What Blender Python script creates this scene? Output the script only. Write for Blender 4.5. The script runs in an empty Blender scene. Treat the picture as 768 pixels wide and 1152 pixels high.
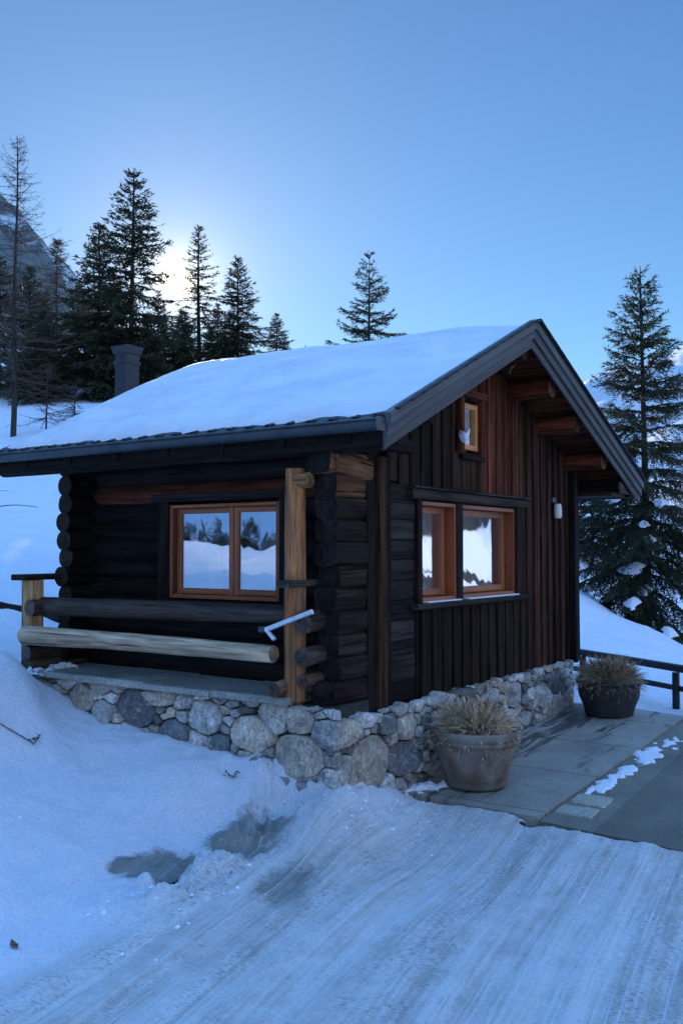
import bpy, math, random
import numpy as np
from mathutils import Vector

R = math.radians
rng = np.random.default_rng(7)
random.seed(7)
scene = bpy.context.scene
col = scene.collection

# ------------------------------------------------------------------ noise
def _hash(ix, iy, iz, seed):
    h = (ix.astype(np.int64) * 374761393 + iy.astype(np.int64) * 668265263 + iz.astype(np.int64) * 2147483647 + seed * 974634777)
    h = (h ^ (h >> 13)) * 1274126177
    h = h & 0x7fffffff
    h = (h ^ (h >> 16)) & 0xffffff
    return h.astype(np.float64) / 0xffffff

def vnoise(P, seed=0):
    P = np.asarray(P, float)
    i = np.floor(P).astype(np.int64); f = P - i
    f = f * f * f * (f * (f * 6 - 15) + 10)
    out = 0
    for dx in (0, 1):
        wx = f[:, 0] if dx else 1 - f[:, 0]
        for dy in (0, 1):
            wy = f[:, 1] if dy else 1 - f[:, 1]
            for dz in (0, 1):
                wz = f[:, 2] if dz else 1 - f[:, 2]
                out = out + wx * wy * wz * _hash(i[:, 0] + dx, i[:, 1] + dy, i[:, 2] + dz, seed)
    return out * 2 - 1

def fbm(P, octaves=4, seed=0, gain=.5, lac=2.03):
    P = np.asarray(P, float); a = 1.0; s = 0; tot = 0
    for k in range(octaves):
        s = s + a * vnoise(P, seed + 17 * k); tot += a
        P = P * lac + 13.7; a *= gain
    return s / tot

def P3(x, y, s, z=0.0):
    return np.stack([x * s, y * s, np.full_like(x, z)], 1)

def sstep(x, a, b):
    t = np.clip((x - a) / (b - a), 0, 1)
    return t * t * (3 - 2 * t)

# ------------------------------------------------------------------ scene helpers
def link_mesh(name, verts, faces, mat, parent=None, smooth=None, attrs=None):
    me = bpy.data.meshes.new(name)
    verts = np.asarray(verts, dtype=np.float32)
    if isinstance(faces, np.ndarray):
        n, k = faces.shape
        me.vertices.add(len(verts)); me.vertices.foreach_set('co', verts.ravel())
        me.loops.add(n * k); me.loops.foreach_set('vertex_index', faces.astype(np.int32).ravel())
        me.polygons.add(n); me.polygons.foreach_set('loop_start', np.arange(0, n * k, k, dtype=np.int32))
        me.update(calc_edges=True); me.validate()
    else:
        me.from_pydata(verts.tolist(), [], faces)
    if smooth is not None:
        arr = np.full(len(me.polygons), bool(smooth)) if np.isscalar(smooth) else np.asarray(smooth, bool)
        if len(arr) == len(me.polygons):
            me.polygons.foreach_set('use_smooth', arr)
    for k, (typ, data) in (attrs or {}).items():
        a = me.attributes.new(k, typ, 'POINT')
        data = np.asarray(data, dtype=np.float32)
        if typ == 'FLOAT': a.data.foreach_set('value', data.ravel())
        elif typ == 'FLOAT_VECTOR': a.data.foreach_set('vector', data.ravel())
        else:
            if data.shape[1] == 3: data = np.hstack([data, np.ones((len(data), 1), np.float32)])
            a.data.foreach_set('color', data.ravel())
    for m in (mat if isinstance(mat, (list, tuple)) else [mat]):
        me.materials.append(m)
    me.update()
    o = bpy.data.objects.new(name, me); col.objects.link(o)
    if parent is not None: o.parent = parent
    return o

def tag(o, label=None, cat=None, group=None, kind=None):
    if label: o['label'] = label
    if cat: o['category'] = cat
    if group: o['group'] = group
    if kind: o['kind'] = kind
    return o

def empty(name, loc=(0, 0, 0)):
    o = bpy.data.objects.new(name, None); col.objects.link(o)
    o.location = loc; o.empty_display_size = .2
    return o

class MB:
    """collects verts / faces with grain coordinates and a colour per vertex, links them as ONE mesh"""
    def __init__(s): s.v = []; s.f = []; s.g = []; s.t = []; s.sm = []; s.n = 0
    def add(s, v, f, g=None, tint=(.5, .5, .5), smooth=True):
        v = np.asarray(v, float); n = len(v)
        s.v.append(v); s.f += [tuple(int(i) + s.n for i in q) for q in f]
        s.g.append(np.asarray(g, float) if g is not None else v.copy())
        t = np.asarray(tint, float); s.t.append(np.tile(t, (n, 1)) if t.ndim == 1 else t)
        s.sm += [smooth] * len(f) if np.isscalar(smooth) else list(smooth)
        s.n += n
    def build(s, name, mat, parent=None, origin=None):
        v = np.vstack(s.v); 
        o = link_mesh(name, v - (np.asarray(origin) if origin is not None else 0), s.f, mat, parent, s.sm,
                      {'grain': ('FLOAT_VECTOR', np.vstack(s.g)), 'tint': ('FLOAT_COLOR', np.vstack(s.t))})
        if origin is not None: o.location = origin
        return o

def frame(a, up):
    a = a / np.linalg.norm(a); up = np.asarray(up, float)
    u = np.cross(up, a)
    if np.linalg.norm(u) < 1e-4: u = np.cross((1, 0, 0), a)
    u /= np.linalg.norm(u); w = np.cross(a, u)
    return a, u, w

def sweep(mb, p0, p1, prof, up=(0, 0, 1), segs=6, noise=0.0, nscale=3.0, tint=(.05, .05, .05), cap=None, scale1=1.0, bend=0.0, smooth=True, capdent=0.0, bend_dir=None):
    """profile (k,2) in (side, up) swept from p0 to p1, with irregular surface"""
    p0 = np.asarray(p0, float); p1 = np.asarray(p1, float); prof = np.asarray(prof, float)
    L = np.linalg.norm(p1 - p0); a, u, w = frame(p1 - p0, up); k = len(prof)
    off = rng.uniform(-50, 50, 3); V = []; G = []
    ts = np.linspace(0, 1, segs + 1)
    b = rng.normal(0, 1, 2) * bend if bend_dir is None else np.asarray(bend_dir) * bend
    for t in ts:
        sc = 1 + (scale1 - 1) * t
        ring = prof * sc
        base = p0 + (p1 - p0) * t + (u * b[0] + w * b[1]) * math.sin(math.pi * t)
        q = np.stack([np.full(k, t * L * nscale * .35), ring[:, 0] * nscale * 2.2, ring[:, 1] * nscale * 2.2], 1) + off
        d = 1 + (fbm(q, 3, 5) * noise / max(1e-6, np.abs(prof).max()) if noise else 0)
        ring = ring * (d[:, None] if noise else 1)
        V.append(base + ring[:, :1] * u + ring[:, 1:] * w)
        G.append(np.stack([np.full(k, t * L), ring[:, 0], ring[:, 1]], 1) + off)
    n = len(ts); F = []
    for i in range(n - 1):
        for j in range(k):
            j2 = (j + 1) % k
            F.append((i * k + j, i * k + j2, (i + 1) * k + j2, (i + 1) * k + j))
    mb.add(np.vstack(V), F, np.vstack(G), tint, smooth)
    ct = tint if cap is None else cap
    for e, s in ((0, -1), (-1, 1)):
        ring = V[e]; c = ring.mean(0) - a * s * capdent
        vv = np.vstack([ring, c]); g = np.vstack([G[e] * (3, 1, 1), G[e].mean(0)]) 
        g[:, 0] = rng.uniform(0, 9)
        f = [(j, (j + 1) % k, k) if s > 0 else ((j + 1) % k, j, k) for j in range(k)]
        mb.add(vv, f, g, ct, False)

def circ(r, n=14, ry=None):
    t = np.linspace(0, 2 * math.pi, n, endpoint=False)
    return np.stack([np.cos(t) * r, np.sin(t) * (ry or r)], 1)

def rect(w, h, b=.006):
    w /= 2; h /= 2; b = min(b, w * .4, h * .4)
    return np.array([(-w + b, -h), (w - b, -h), (w, -h + b), (w, h - b), (w - b, h), (-w + b, h), (-w, h - b), (-w, -h + b)])

def sq(a, b, n=20, p=.62):
    t = np.linspace(0, 2 * math.pi, n, endpoint=False)
    return np.stack([a * np.sign(np.cos(t)) * np.abs(np.cos(t)) ** p, b * np.sign(np.sin(t)) * np.abs(np.sin(t)) ** p], 1)

def jit(c, a=.15):
    c = np.asarray(c, float)
    return np.clip(c * (1 + rng.normal(0, a)) * (1 + rng.normal(0, a * .3, 3)), .002, .9)

def boxb(mb, lo, hi, tint=(.5, .5, .5), b=.005, axis=None, segs=1, noise=0):
    """bevelled box between two corners, grain along its longest side"""
    lo = np.asarray(lo, float); hi = np.asarray(hi, float); d = hi - lo; c = (lo + hi) / 2
    k = int(np.argmax(d)) if axis is None else axis
    p0 = c.copy(); p1 = c.copy(); p0[k] = lo[k]; p1[k] = hi[k]
    if k == 2:   prof = rect(d[1], d[0], b); up = (1, 0, 0)
    elif k == 0: prof = rect(d[1], d[2], b); up = (0, 0, 1)
    else:        prof = rect(d[0], d[2], b); up = (0, 0, 1)
    sweep(mb, p0, p1, prof, up, segs, noise, tint=tint, smooth=False)

# ------------------------------------------------------------------ materials
def mat(name):
    m = bpy.data.materials.new(name); m.use_nodes = True
    nt = m.node_tree; nt.nodes.clear()
    out = nt.nodes.new('ShaderNodeOutputMaterial')
    return m, nt, out
class NT:
    def __init__(s, nt): s.nt = nt
    def n(s, typ, ins=None, **kw):
        nd = s.nt.nodes.new(typ)
        for k, v in kw.items(): setattr(nd, k, v)
        for k, v in (ins or {}).items():
            sock = nd.inputs[k]
            if isinstance(v, bpy.types.NodeSocket): s.nt.links.new(v, sock)
            else: sock.default_value = v
        return nd
    def attr(s, name): return s.n('ShaderNodeAttribute', attribute_name=name)
    def mapping(s, vec, scale, loc=(0, 0, 0)): return s.n('ShaderNodeMapping', {'Vector': vec, 'Scale': scale, 'Location': loc}).outputs[0]
    def noise(s, vec, scale, detail=4, rough=.55, dist=0): 
        return s.n('ShaderNodeTexNoise', {'Vector': vec, 'Scale': scale, 'Detail': detail, 'Roughness': rough, 'Distortion': dist}).outputs['Fac']
    def ramp(s, fac, stops):
        nd = s.n('ShaderNodeValToRGB', {'Fac': fac}); cr = nd.color_ramp
        while len(cr.elements) < len(stops): cr.elements.new(.5)
        for e, (p, c) in zip(cr.elements, stops):
            e.position = p; e.color = (c, c, c, 1) if np.isscalar(c) else (*c, 1)
        return nd.outputs[0]
    def mul(s, a, b, fac=1.0, typ='MULTIPLY'):
        nd = s.n('ShaderNodeMix', data_type='RGBA', blend_type=typ)
        for sock, v in ((nd.inputs[0], fac), (nd.inputs[6], a), (nd.inputs[7], b)):
            if isinstance(v, bpy.types.NodeSocket): s.nt.links.new(v, sock)
            else: sock.default_value = v if (np.isscalar(v) or len(v) == 4) else (*v, 1)
        return nd.outputs[2]
    def mix(s, a, b, fac): return s.mul(a, b, fac, 'MIX')
    def math(s, op, a, b=0.0, clamp=False):
        nd = s.n('ShaderNodeMath', operation=op, use_clamp=clamp)
        for sock, v in ((nd.inputs[0], a), (nd.inputs[1], b)):
            if isinstance(v, bpy.types.NodeSocket): s.nt.links.new(v, sock)
            else: sock.default_value = v
        return nd.outputs[0]
    def bump(s, h, strength, dist): return s.n('ShaderNodeBump', {'Height': h, 'Strength': strength, 'Distance': dist}).outputs[0]
    def geo(s): return s.n('ShaderNodeNewGeometry').outputs
    def obj(s): return s.n('ShaderNodeTexCoord').outputs['Object']

def principled(name, color, rough=.6, metal=0, spec=.4, var=.25, vscale=6, bump=.2, bdist=.01, bscale=40, coord='Object'):
    m, nt, out = mat(name); N = NT(nt)
    c = N.obj()
    f = N.ramp(N.noise(c, vscale, 6, .6), [(.3, 1 - var), (.7, 1 + var)])
    bc = N.mul((*color, 1), f)
    h = N.noise(c, bscale, 4)
    rr = N.ramp(N.noise(c, vscale * 2.3, 4), [(.3, max(.02, rough - .1)), (.7, min(1, rough + .1))])
    b = N.n('ShaderNodeBsdfPrincipled', {'Base Color': bc, 'Roughness': rr, 'Metallic': metal, 'Specular IOR Level': spec, 'Normal': N.bump(h, bump, bdist)})
    nt.links.new(b.outputs[0], out.inputs[0]); return m

def wood_material(name, contrast=1.0, rough=.72, spec=.25, cracks=.75, weather=None):
    m, nt, out = mat(name); N = NT(nt)
    t = N.attr('tint').outputs['Color']; g = N.attr('grain').outputs['Vector']
    n1 = N.noise(N.mapping(g, (1.6, 30, 30)), 1.0, 8, .65, .6)
    n2 = N.noise(N.mapping(g, (.9, 5, 5)), 1.0, 5, .6, .4)
    n3 = N.noise(N.mapping(g, (.8, 46, 46)), 1.0, 3, .5, .8)
    k1 = N.ramp(n1, [(.28, 1 - .6 * contrast), (.72, 1 + .75 * contrast)])
    k2 = N.ramp(n2, [(.3, 1 - .5 * contrast), (.7, 1 + .6 * contrast)])
    crack = N.ramp(n3, [(.33, 1 - cracks), (.40, 1.0)])
    c = N.mul(N.mul(N.mul(t, k1), k2), crack)
    if weather:   # grey-silver weathered patches in the wood itself
        w = N.ramp(N.noise(N.mapping(g, (1.1, 7, 7), (3, 1, 2)), 1.0, 6, .65, .5), [(.5, 0), (.66, 1)])
        c = N.mix(c, (*weather, 1), N.math('MULTIPLY', w, .6))
    h = N.math('ADD', N.math('MULTIPLY', n1, .7), N.math('MULTIPLY', crack, .5))
    b = N.n('ShaderNodeBsdfPrincipled', {'Base Color': c, 'Roughness': rough, 'Specular IOR Level': spec, 'Normal': N.bump(h, .75, .010)})
    nt.links.new(b.outputs[0], out.inputs[0]); return m

M = {}
M['wood'] = wood_material('aged_wood', 1.35, .8, .12, .85)
M['wood_dark'] = wood_material('tarred_wood', 1.2, .8, .12, .8, weather=(.022, .019, .018))
M['wood_rail'] = wood_material('bleached_wood', 1.1, .75, .2, .85, weather=(.13, .11, .095))
M['window_wood'] = wood_material('varnished_window_wood', .45, .42, .45, .25)

def stone_material():
    m, nt, out = mat('field_stone'); N = NT(nt)
    t = N.attr('tint').outputs['Color']; g = N.attr('grain').outputs['Vector']
    k = N.ramp(N.noise(g, 7, 7, .65, .3), [(.3, .55), (.7, 1.5)])
    c = N.mul(t, k)
    c = N.mul(c, N.ramp(N.noise(N.mapping(g, (40, 16, 30)), 1.0, 5, .75, .5), [(.3, .6), (.7, 1.4)]))
    v = N.ramp(N.noise(N.mapping(g, (5, 8, 6)), 1.3, 9, .78, 1.2), [(.55, 0), (.66, 1)])
    c = N.mix(c, (.66, .62, .55, 1), N.math('MULTIPLY', v, .7))
    c = N.mul(c, N.ramp(N.noise(g, 55, 5, .85), [(.34, .55), (.6, 1.25)]))
    d = N.ramp(N.noise(g, 22, 7, .75), [(.36, 0), (.46, 1)])
    c = N.mix((.05, .05, .05, 1), c, N.math('ADD', N.math('MULTIPLY', d, .6), .4))
    h = N.math('ADD', N.noise(g, 18, 6, .7), N.math('MULTIPLY', N.noise(g, 70, 3), .3))
    b = N.n('ShaderNodeBsdfPrincipled', {'Base Color': c, 'Roughness': .82, 'Specular IOR Level': .3, 'Normal': N.bump(h, .9, .025)})
    nt.links.new(b.outputs[0], out.inputs[0]); return m
M['stone'] = stone_material()
M['mortar'] = principled('dark_joint_earth', (.035, .034, .033), .95, var=.5, bump=.8, bdist=.02)

def snow_material(name, road=False):
    m, nt, out = mat(name); N = NT(nt)
    pos = N.geo()['Position']
    trk = N.attr('trk').outputs['Vector']; ice = N.attr('ice').outputs['Fac']; rd = N.attr('rd').outputs['Fac']; mud = N.attr('mud').outputs['Fac']
    base = N.ramp(N.noise(pos, 2.2, 6, .6), [(.3, (.80, .82, .86)), (.7, (.90, .91, .93))])
    # packed road: grey worn streaks along the wheel direction
    s1 = N.noise(N.mapping(trk, (.30, 5.2, 1)), 1.0, 8, .66, .45)
    s2 = N.noise(N.mapping(trk, (.7, 34, 1)), 1.0, 5, .65, .25)
    s3 = N.noise(pos, 5, 7, .7)
    st = N.math('ADD', N.math('ADD', N.math('MULTIPLY', s1, .48), N.math('MULTIPLY', s2, .27)), N.math('MULTIPLY', s3, .25))
    pk = N.ramp(st, [(.36, (.42, .395, .35)), (.45, (.62, .595, .55)), (.52, (.79, .77, .74)), (.62, (.90, .90, .89))])
    c = N.mix(base, pk, rd)
    icec = N.ramp(N.noise(N.mapping(trk, (2.2, 6, 1)), 1.0, 6, .65, .6), [(.3, (.20, .205, .175)), (.55, (.34, .345, .31)), (.72, (.52, .54, .55))])
    ef = N.math('ADD', ice, N.math('MULTIPLY', N.math('SUBTRACT', N.noise(pos, 11, 9, .78), .5), 1.25))
    icem = N.math('MULTIPLY', N.ramp(ef, [(.38, 0), (.70, 1)]), N.ramp(ice, [(.04, 0), (.2, 1)]))
    c = N.mix(c, icec, icem)
    mudm = N.math('MULTIPLY', N.ramp(N.math('ADD', mud, N.math('MULTIPLY', N.math('SUBTRACT', N.noise(pos, 16, 6, .7), .5), 1.0)), [(.5, 0), (.6, 1)]), N.ramp(mud, [(.05, 0), (.2, 1)]))
    c = N.mix(c, (.018, .018, .017, 1), mudm)
    grit = N.noise(pos, 48, 5, .85)
    # tyre tread: rows of small pits pressed across the wheel path, and long scratches along it
    pits = N.noise(N.mapping(trk, (62, 27, 1)), 1.0, 2, .6, .2)
    rows = N.math('SINE', N.math('MULTIPLY', N.n('ShaderNodeSeparateXYZ', {'Vector': trk}).outputs[0], 230.0))
    stripe = N.ramp(N.noise(N.mapping(trk, (.10, 2.6, 1), (0, 3.3, 0)), 1.0, 2), [(.44, 0), (.53, 1)])
    worn = N.ramp(N.noise(pos, 2.7, 5, .65), [(.36, .15), (.55, 1)])
    onroad = N.math('MULTIPLY', N.math('MULTIPLY', stripe, worn), rd)
    pit = N.math('MULTIPLY', N.ramp(N.math('ADD', pits, N.math('MULTIPLY', rows, .045)), [(.34, 1), (.47, 0)]), onroad)
    scr = N.math('MULTIPLY', N.ramp(N.noise(N.mapping(trk, (.32, 44, 1)), 1.0, 3, .5, .15), [(.60, 0), (.66, 1)]), N.math('MULTIPLY', rd, worn))
    c = N.mul(c, N.ramp(grit, [(.3, .76), (.5, 1.04), (.7, 1.16)]))
    c = N.mix(c, (.33, .335, .33, 1), N.math('MULTIPLY', pit, .75))  # greys the pits: ice colour plus the shade inside them, painted in
    c = N.mix(c, (.92, .93, .94, 1), N.math('MULTIPLY', scr, .85))
    h = N.math('ADD', N.math('MULTIPLY', N.noise(pos, 22, 7, .72), 1.2), N.math('MULTIPLY', grit, .45))
    h = N.math('SUBTRACT', h, N.math('MULTIPLY', pit, .55))
    h = N.math('ADD', h, N.math('MULTIPLY', scr, .25))
    h = N.math('ADD', h, N.math('MULTIPLY', N.math('MULTIPLY', s2, .9), rd))
    rough = N.mix(N.mix((.75, .75, .75, 1), (.5, .5, .5, 1), rd), (.22, .22, .22, 1), icem)
    b = N.n('ShaderNodeBsdfPrincipled', {'Base Color': c, 'Roughness': rough, 'Specular IOR Level': .35, 'Normal': N.bump(h, .8, .042)})
    nt.links.new(b.outputs[0], out.inputs[0]); return m
M['snow'] = snow_material('snow_field')
M['road'] = snow_material('packed_snow_road')

def plain_snow(name='fresh_snow', crust=0.0):
    m, nt, out = mat(name); N = NT(nt); pos = N.geo()['Position']
    c = N.ramp(N.noise(pos, 2.0, 5, .6), [(.3, (.62, .62, .62)), (.7, (.74, .74, .74))] if crust else [(.3, (.82, .84, .87)), (.7, (.9, .91, .93))])
    h = N.math('ADD', N.noise(pos, 9, 6, .6), N.math('MULTIPLY', N.noise(pos, 60, 4, .6), .3))
    st, dist = .35, .03
    if crust:   # wind-ridged icy crust
        g = N.noise(N.mapping(pos, (34, 15, 20)), 1.0, 4, .7)
        k = N.ramp(N.noise(N.mapping(pos, (2.6, .8, 1)), 1.0, 4, .6), [(.45, .15), (.62, 1)])
        h = N.math('ADD', N.math('MULTIPLY', h, .5), N.math('MULTIPLY', N.math('MULTIPLY', g, k), crust)); st = .6
    b = N.n('ShaderNodeBsdfPrincipled', {'Base Color': c, 'Roughness': N.ramp(N.noise(N.mapping(pos, (1.5, .45, 1)), 1.0, 3, .5), [(.45, .6), (.58, .30)]) if crust else .7, 'Specular IOR Level': .5 if crust else .35, 'Normal': N.bump(h, st, dist)})
    nt.links.new(b.outputs[0], out.inputs[0]); return m
M['clean_snow'] = plain_snow()
M['crust_snow'] = plain_snow('crusted_roof_snow', 1.6)

def mountain_mat():
    m, nt, out = mat('mountain_side'); N = NT(nt); g = N.geo(); pos = g['Position']
    rk = N.attr('rock').outputs['Fac']
    n = N.noise(N.mapping(pos, (.012, .012, .03)), 1.0, 9, .68, .4)
    f = N.ramp(N.math('ADD', n, N.math('MULTIPLY', rk, .3)), [(.56, 0), (.63, 1)])
    rock = N.ramp(N.noise(pos, .09, 8, .7), [(.3, (.10, .095, .09)), (.7, (.32, .29, .25))])
    c = N.mix((.86, .87, .89, 1), rock, f)
    b = N.n('ShaderNodeBsdfPrincipled', {'Base Color': c, 'Roughness': .85, 'Specular IOR Level': .1, 'Normal': N.bump(N.noise(pos, .06, 9, .7), .8, 8.0)})
    nt.links.new(b.outputs[0], out.inputs[0]); return m
M['mountain'] = mountain_mat()

def paving_mat(name, base, dark, stain=True, fine=90):
    m, nt, out = mat(name); N = NT(nt); pos = N.geo()['Position']
    k = N.ramp(N.noise(pos, 1.3, 7, .65, .3), [(.3, .65), (.7, 1.3)])
    c = N.mul((*base, 1), k)
    c = N.mul(c, N.ramp(N.noise(pos, fine, 3, .7), [(.3, .6), (.7, 1.4)]))
    wet = None
    if stain:
        s = N.noise(N.mapping(pos, (1.1, 7.5, 1)), 1.0, 6, .62, .8)
        sp = N.n('ShaderNodeSeparateXYZ', {'Vector': pos}).outputs
        nearwall = N.ramp(N.math('ADD', sp[1], 1.4), [(.0, 0), (.55, .03), (1.0, .16)])
        wet = N.ramp(N.math('ADD', s, nearwall), [(.62, 0), (.69, 1)])
        c = N.mix(c, (*dark, 1), N.math('MULTIPLY', wet, .85))
        # slab joints across the walk
        j = N.math('ABSOLUTE', N.math('SUBTRACT', N.math('FRACT', N.math('MULTIPLY', N.math('ADD', sp[0], N.math('MULTIPLY', N.noise(pos, 3, 3), .03)), .95)), .5))
        c = N.mix((*dark, 1), c, N.ramp(j, [(.003, .25), (.012, 1)]))
    rr = .75 if wet is None else N.mix((.75, .75, .75, 1), (.4, .4, .4, 1), wet)
    h = N.math('ADD', N.noise(pos, fine, 4, .7), N.math('MULTIPLY', N.noise(pos, 7, 5), .6))
    b = N.n('ShaderNodeBsdfPrincipled', {'Base Color': c, 'Roughness': rr, 'Specular IOR Level': .3, 'Normal': N.bump(h, .4, .008)})
    nt.links.new(b.outputs[0], out.inputs[0]); return m
M['paving'] = paving_mat('concrete_walk', (.36, .325, .265), (.065, .058, .048))
M['asphalt'] = paving_mat('asphalt', (.165, .142, .112), (.02, .02, .02), False, 120)
M['cobble'] = paving_mat('edging_stone', (.22, .195, .15), (.03, .03, .03), False, 60)
M['cobble_light'] = paving_mat('pale_edging_stone', (.42, .385, .30), (.03, .03, .03), False, 60)
M['slab'] = paving_mat('slate_ledge', (.30, .30, .26), (.05, .05, .05), False, 40)

M['metal_dark'] = principled('painted_sheet_metal', (.045, .055, .065), .45, .3, .5, .3, 5, .1)
M['verge'] = wood_material('slate_grey_board', .5, .6, .35, .35)
M['tile'] = principled('dark_roof_tile', (.02, .02, .022), .7, 0, .3, .4)
M['interior'] = principled('dark_interior', (.06, .05, .04), .9)
M['chimney'] = principled('zinc_sheet', (.032, .036, .042), .45, .4, .5, .3, 4)
M['white_metal'] = principled('galvanised_white_bar', (.62, .66, .7), .35, .3, .5, .2, 12)
M['terracotta'] = None
M['black_pot'] = principled('charcoal_pot', (.03, .031, .031), .55, 0, .4, .35, 9, .25, .006, 30)
M['lamp_glass'] = principled('opal_lamp_glass', (.75, .74, .7), .3, 0, .5, .05)
M['soil'] = principled('dark_soil', (.02, .015, .012), .95, var=.5, bump=1, bdist=.03)
M['fence'] = wood_material('black_rail_wood', .6, .6, .35, .4)

def terracotta():
    m, nt, out = mat('weathered_terracotta'); N = NT(nt); c0 = N.obj()
    f = N.ramp(N.noise(c0, 5, 7, .68, .5), [(.42, 0), (.62, 1)])
    c = N.mix((.18, .125, .095, 1), (.27, .25, .215, 1), f)
    z = N.n('ShaderNodeSeparateXYZ', {'Vector': c0}).outputs[2]
    alg = N.ramp(N.math('ADD', z, N.math('MULTIPLY', N.noise(c0, 7, 5), .3)), [(.15, 1), (.3, 0)])
    c = N.mix(c, (.085, .088, .07, 1), N.math('MULTIPLY', alg, .8))
    c = N.mix(c, (.32, .32, .3, 1), N.math('MULTIPLY', N.ramp(N.noise(N.mapping(c0, (4, 4, 7)), 2.0, 8, .75, .6), [(.6, 0), (.72, 1)]), .5))
    h = N.math('ADD', N.noise(c0, 30, 6, .7), N.math('MULTIPLY', N.noise(N.mapping(c0, (2, 2, 40)), 1, 3), .3))
    b = N.n('ShaderNodeBsdfPrincipled', {'Base Color': c, 'Roughness': .8, 'Specular IOR Level': .25, 'Normal': N.bump(h, .4, .008)})
    nt.links.new(b.outputs[0], out.inputs[0]); return m
M['terracotta'] = terracotta()

def glass_mat(name, fac):
    m, nt, out = mat(name); N = NT(nt); c0 = N.geo()['Position']
    h = N.noise(c0, 2.6, 2, .5)
    g = N.n('ShaderNodeBsdfGlossy', {'Color': (.95, .97, 1, 1), 'Roughness': .015, 'Normal': N.bump(h, .05, .05)})
    t = N.n('ShaderNodeBsdfTransparent', {'Color': (.82, .86, .86, 1)})
    mx = N.n('ShaderNodeMixShader', {'Fac': fac}); nt.links.new(t.outputs[0], mx.inputs[1]); nt.links.new(g.outputs[0], mx.inputs[2])
    nt.links.new(mx.outputs[0], out.inputs[0]); return m
M['glass'] = glass_mat('window_glass', .6); M['porch_glass'] = glass_mat('porch_window_glass', .42)

def leafy(name, c1, c2, trans=.3, rough=.6):
    m, nt, out = mat(name); N = NT(nt)
    t = N.attr('tint').outputs['Color']; pos = N.obj()
    c = N.mul(N.ramp(N.noise(pos, 1.2, 5, .7), [(.3, c1), (.7, c2)]), t)
    d = N.n('ShaderNodeBsdfPrincipled', {'Base Color': c, 'Roughness': rough, 'Specular IOR Level': .2})
    tr = N.n('ShaderNodeBsdfTranslucent', {'Color': c})
    mx = N.n('ShaderNodeMixShader', {'Fac': trans}); nt.links.new(d.outputs[0], mx.inputs[1]); nt.links.new(tr.outputs[0], mx.inputs[2])
    nt.links.new(mx.outputs[0], out.inputs[0]); return m
M['needles'] = leafy('spruce_needles', (.028, .036, .022), (.058, .068, .036), .42)
M['dry_twigs'] = leafy('dry_larch_twigs', (.07, .055, .04), (.12, .095, .07), .1)
M['straw'] = leafy('dried_stalks', (.44, .335, .235), (.72, .57, .41), .15)
M['bark'] = wood_material('tree_bark', .9, .9, .1, .6)
M['curtain'] = leafy('sheer_curtain', (.6, .62, .64), (.75, .77, .8), .45)

# ------------------------------------------------------------------ camera
cam = bpy.data.cameras.new('camera'); cam.sensor_width = 36; cam.lens = 1060 / 1152 * 36
cam.clip_start = .05; cam.clip_end = 9000
co = bpy.data.objects.new('camera', cam); col.objects.link(co)
CAM = Vector((-6.331, -4.136, 1.65)); TH = R(34.55); PT = math.atan(44 / 1060)
co.location = CAM
d = Vector((math.cos(TH) * math.cos(PT), math.sin(TH) * math.cos(PT), math.sin(PT)))
co.rotation_euler = d.to_track_quat('-Z', 'Y').to_euler()
scene.camera = co

# ------------------------------------------------------------------ light: low winter sun behind the spruces
SUN_AZ, SUN_EL = 44.5, 15.83
sd = Vector((math.cos(R(SUN_AZ)) * math.cos(R(SUN_EL)), math.sin(R(SUN_AZ)) * math.cos(R(SUN_EL)), math.sin(R(SUN_EL))))
sl = bpy.data.lights.new('sun', 'SUN'); sl.energy = 5.0; sl.angle = R(.53); sl.color = (1, .88, .70)
so = bpy.data.objects.new('sun', sl); col.objects.link(so)
so.rotation_euler = (-sd).to_track_quat('-Z', 'Y').to_euler()
w = bpy.data.worlds.new('World'); scene.world = w; w.use_nodes = True
nt = w.node_tree; nt.nodes.clear(); N = NT(nt)
sky = N.n('ShaderNodeTexSky', sky_type='NISHITA', sun_disc=False)
sky.sun_elevation = R(SUN_EL); sky.sun_rotation = R(90 - SUN_AZ); sky.altitude = 1200; sky.air_density = 1.25; sky.dust_density = .08; sky.ozone_density = 2.5
skc = N.mul(sky.outputs[0], (.625, .875, 1.13, 1))
gen = N.n('ShaderNodeTexCoord').outputs['Generated']
up_ = N.n('ShaderNodeSeparateXYZ', {'Vector': gen}).outputs[2]
# upper sky dome brightened out of view, added to light the shaded snow
dome_gain = N.n('ShaderNodeMapRange', {'Value': up_, 'From Min': .57, 'From Max': .80, 'To Min': .12, 'To Max': .97}, interpolation_type='SMOOTHSTEP').outputs[0]
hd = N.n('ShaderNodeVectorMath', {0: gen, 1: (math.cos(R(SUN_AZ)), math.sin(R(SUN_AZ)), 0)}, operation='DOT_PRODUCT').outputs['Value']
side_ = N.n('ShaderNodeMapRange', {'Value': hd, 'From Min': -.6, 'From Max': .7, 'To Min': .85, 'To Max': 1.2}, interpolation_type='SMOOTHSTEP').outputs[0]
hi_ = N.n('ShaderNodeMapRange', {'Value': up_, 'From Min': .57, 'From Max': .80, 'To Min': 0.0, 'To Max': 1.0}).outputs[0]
dome_gain = N.math('MULTIPLY', dome_gain, N.math('ADD', 1.0, N.math('MULTIPLY', hi_, N.math('SUBTRACT', side_, 1.0))))
bg = N.n('ShaderNodeBackground', {'Color': skc, 'Strength': dome_gain})
dp = N.n('ShaderNodeVectorMath', {0: gen, 1: tuple(sd)}, operation='DOT_PRODUCT').outputs['Value']
dp = N.math('MAXIMUM', dp, 0.0)
aur = 0.0
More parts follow.
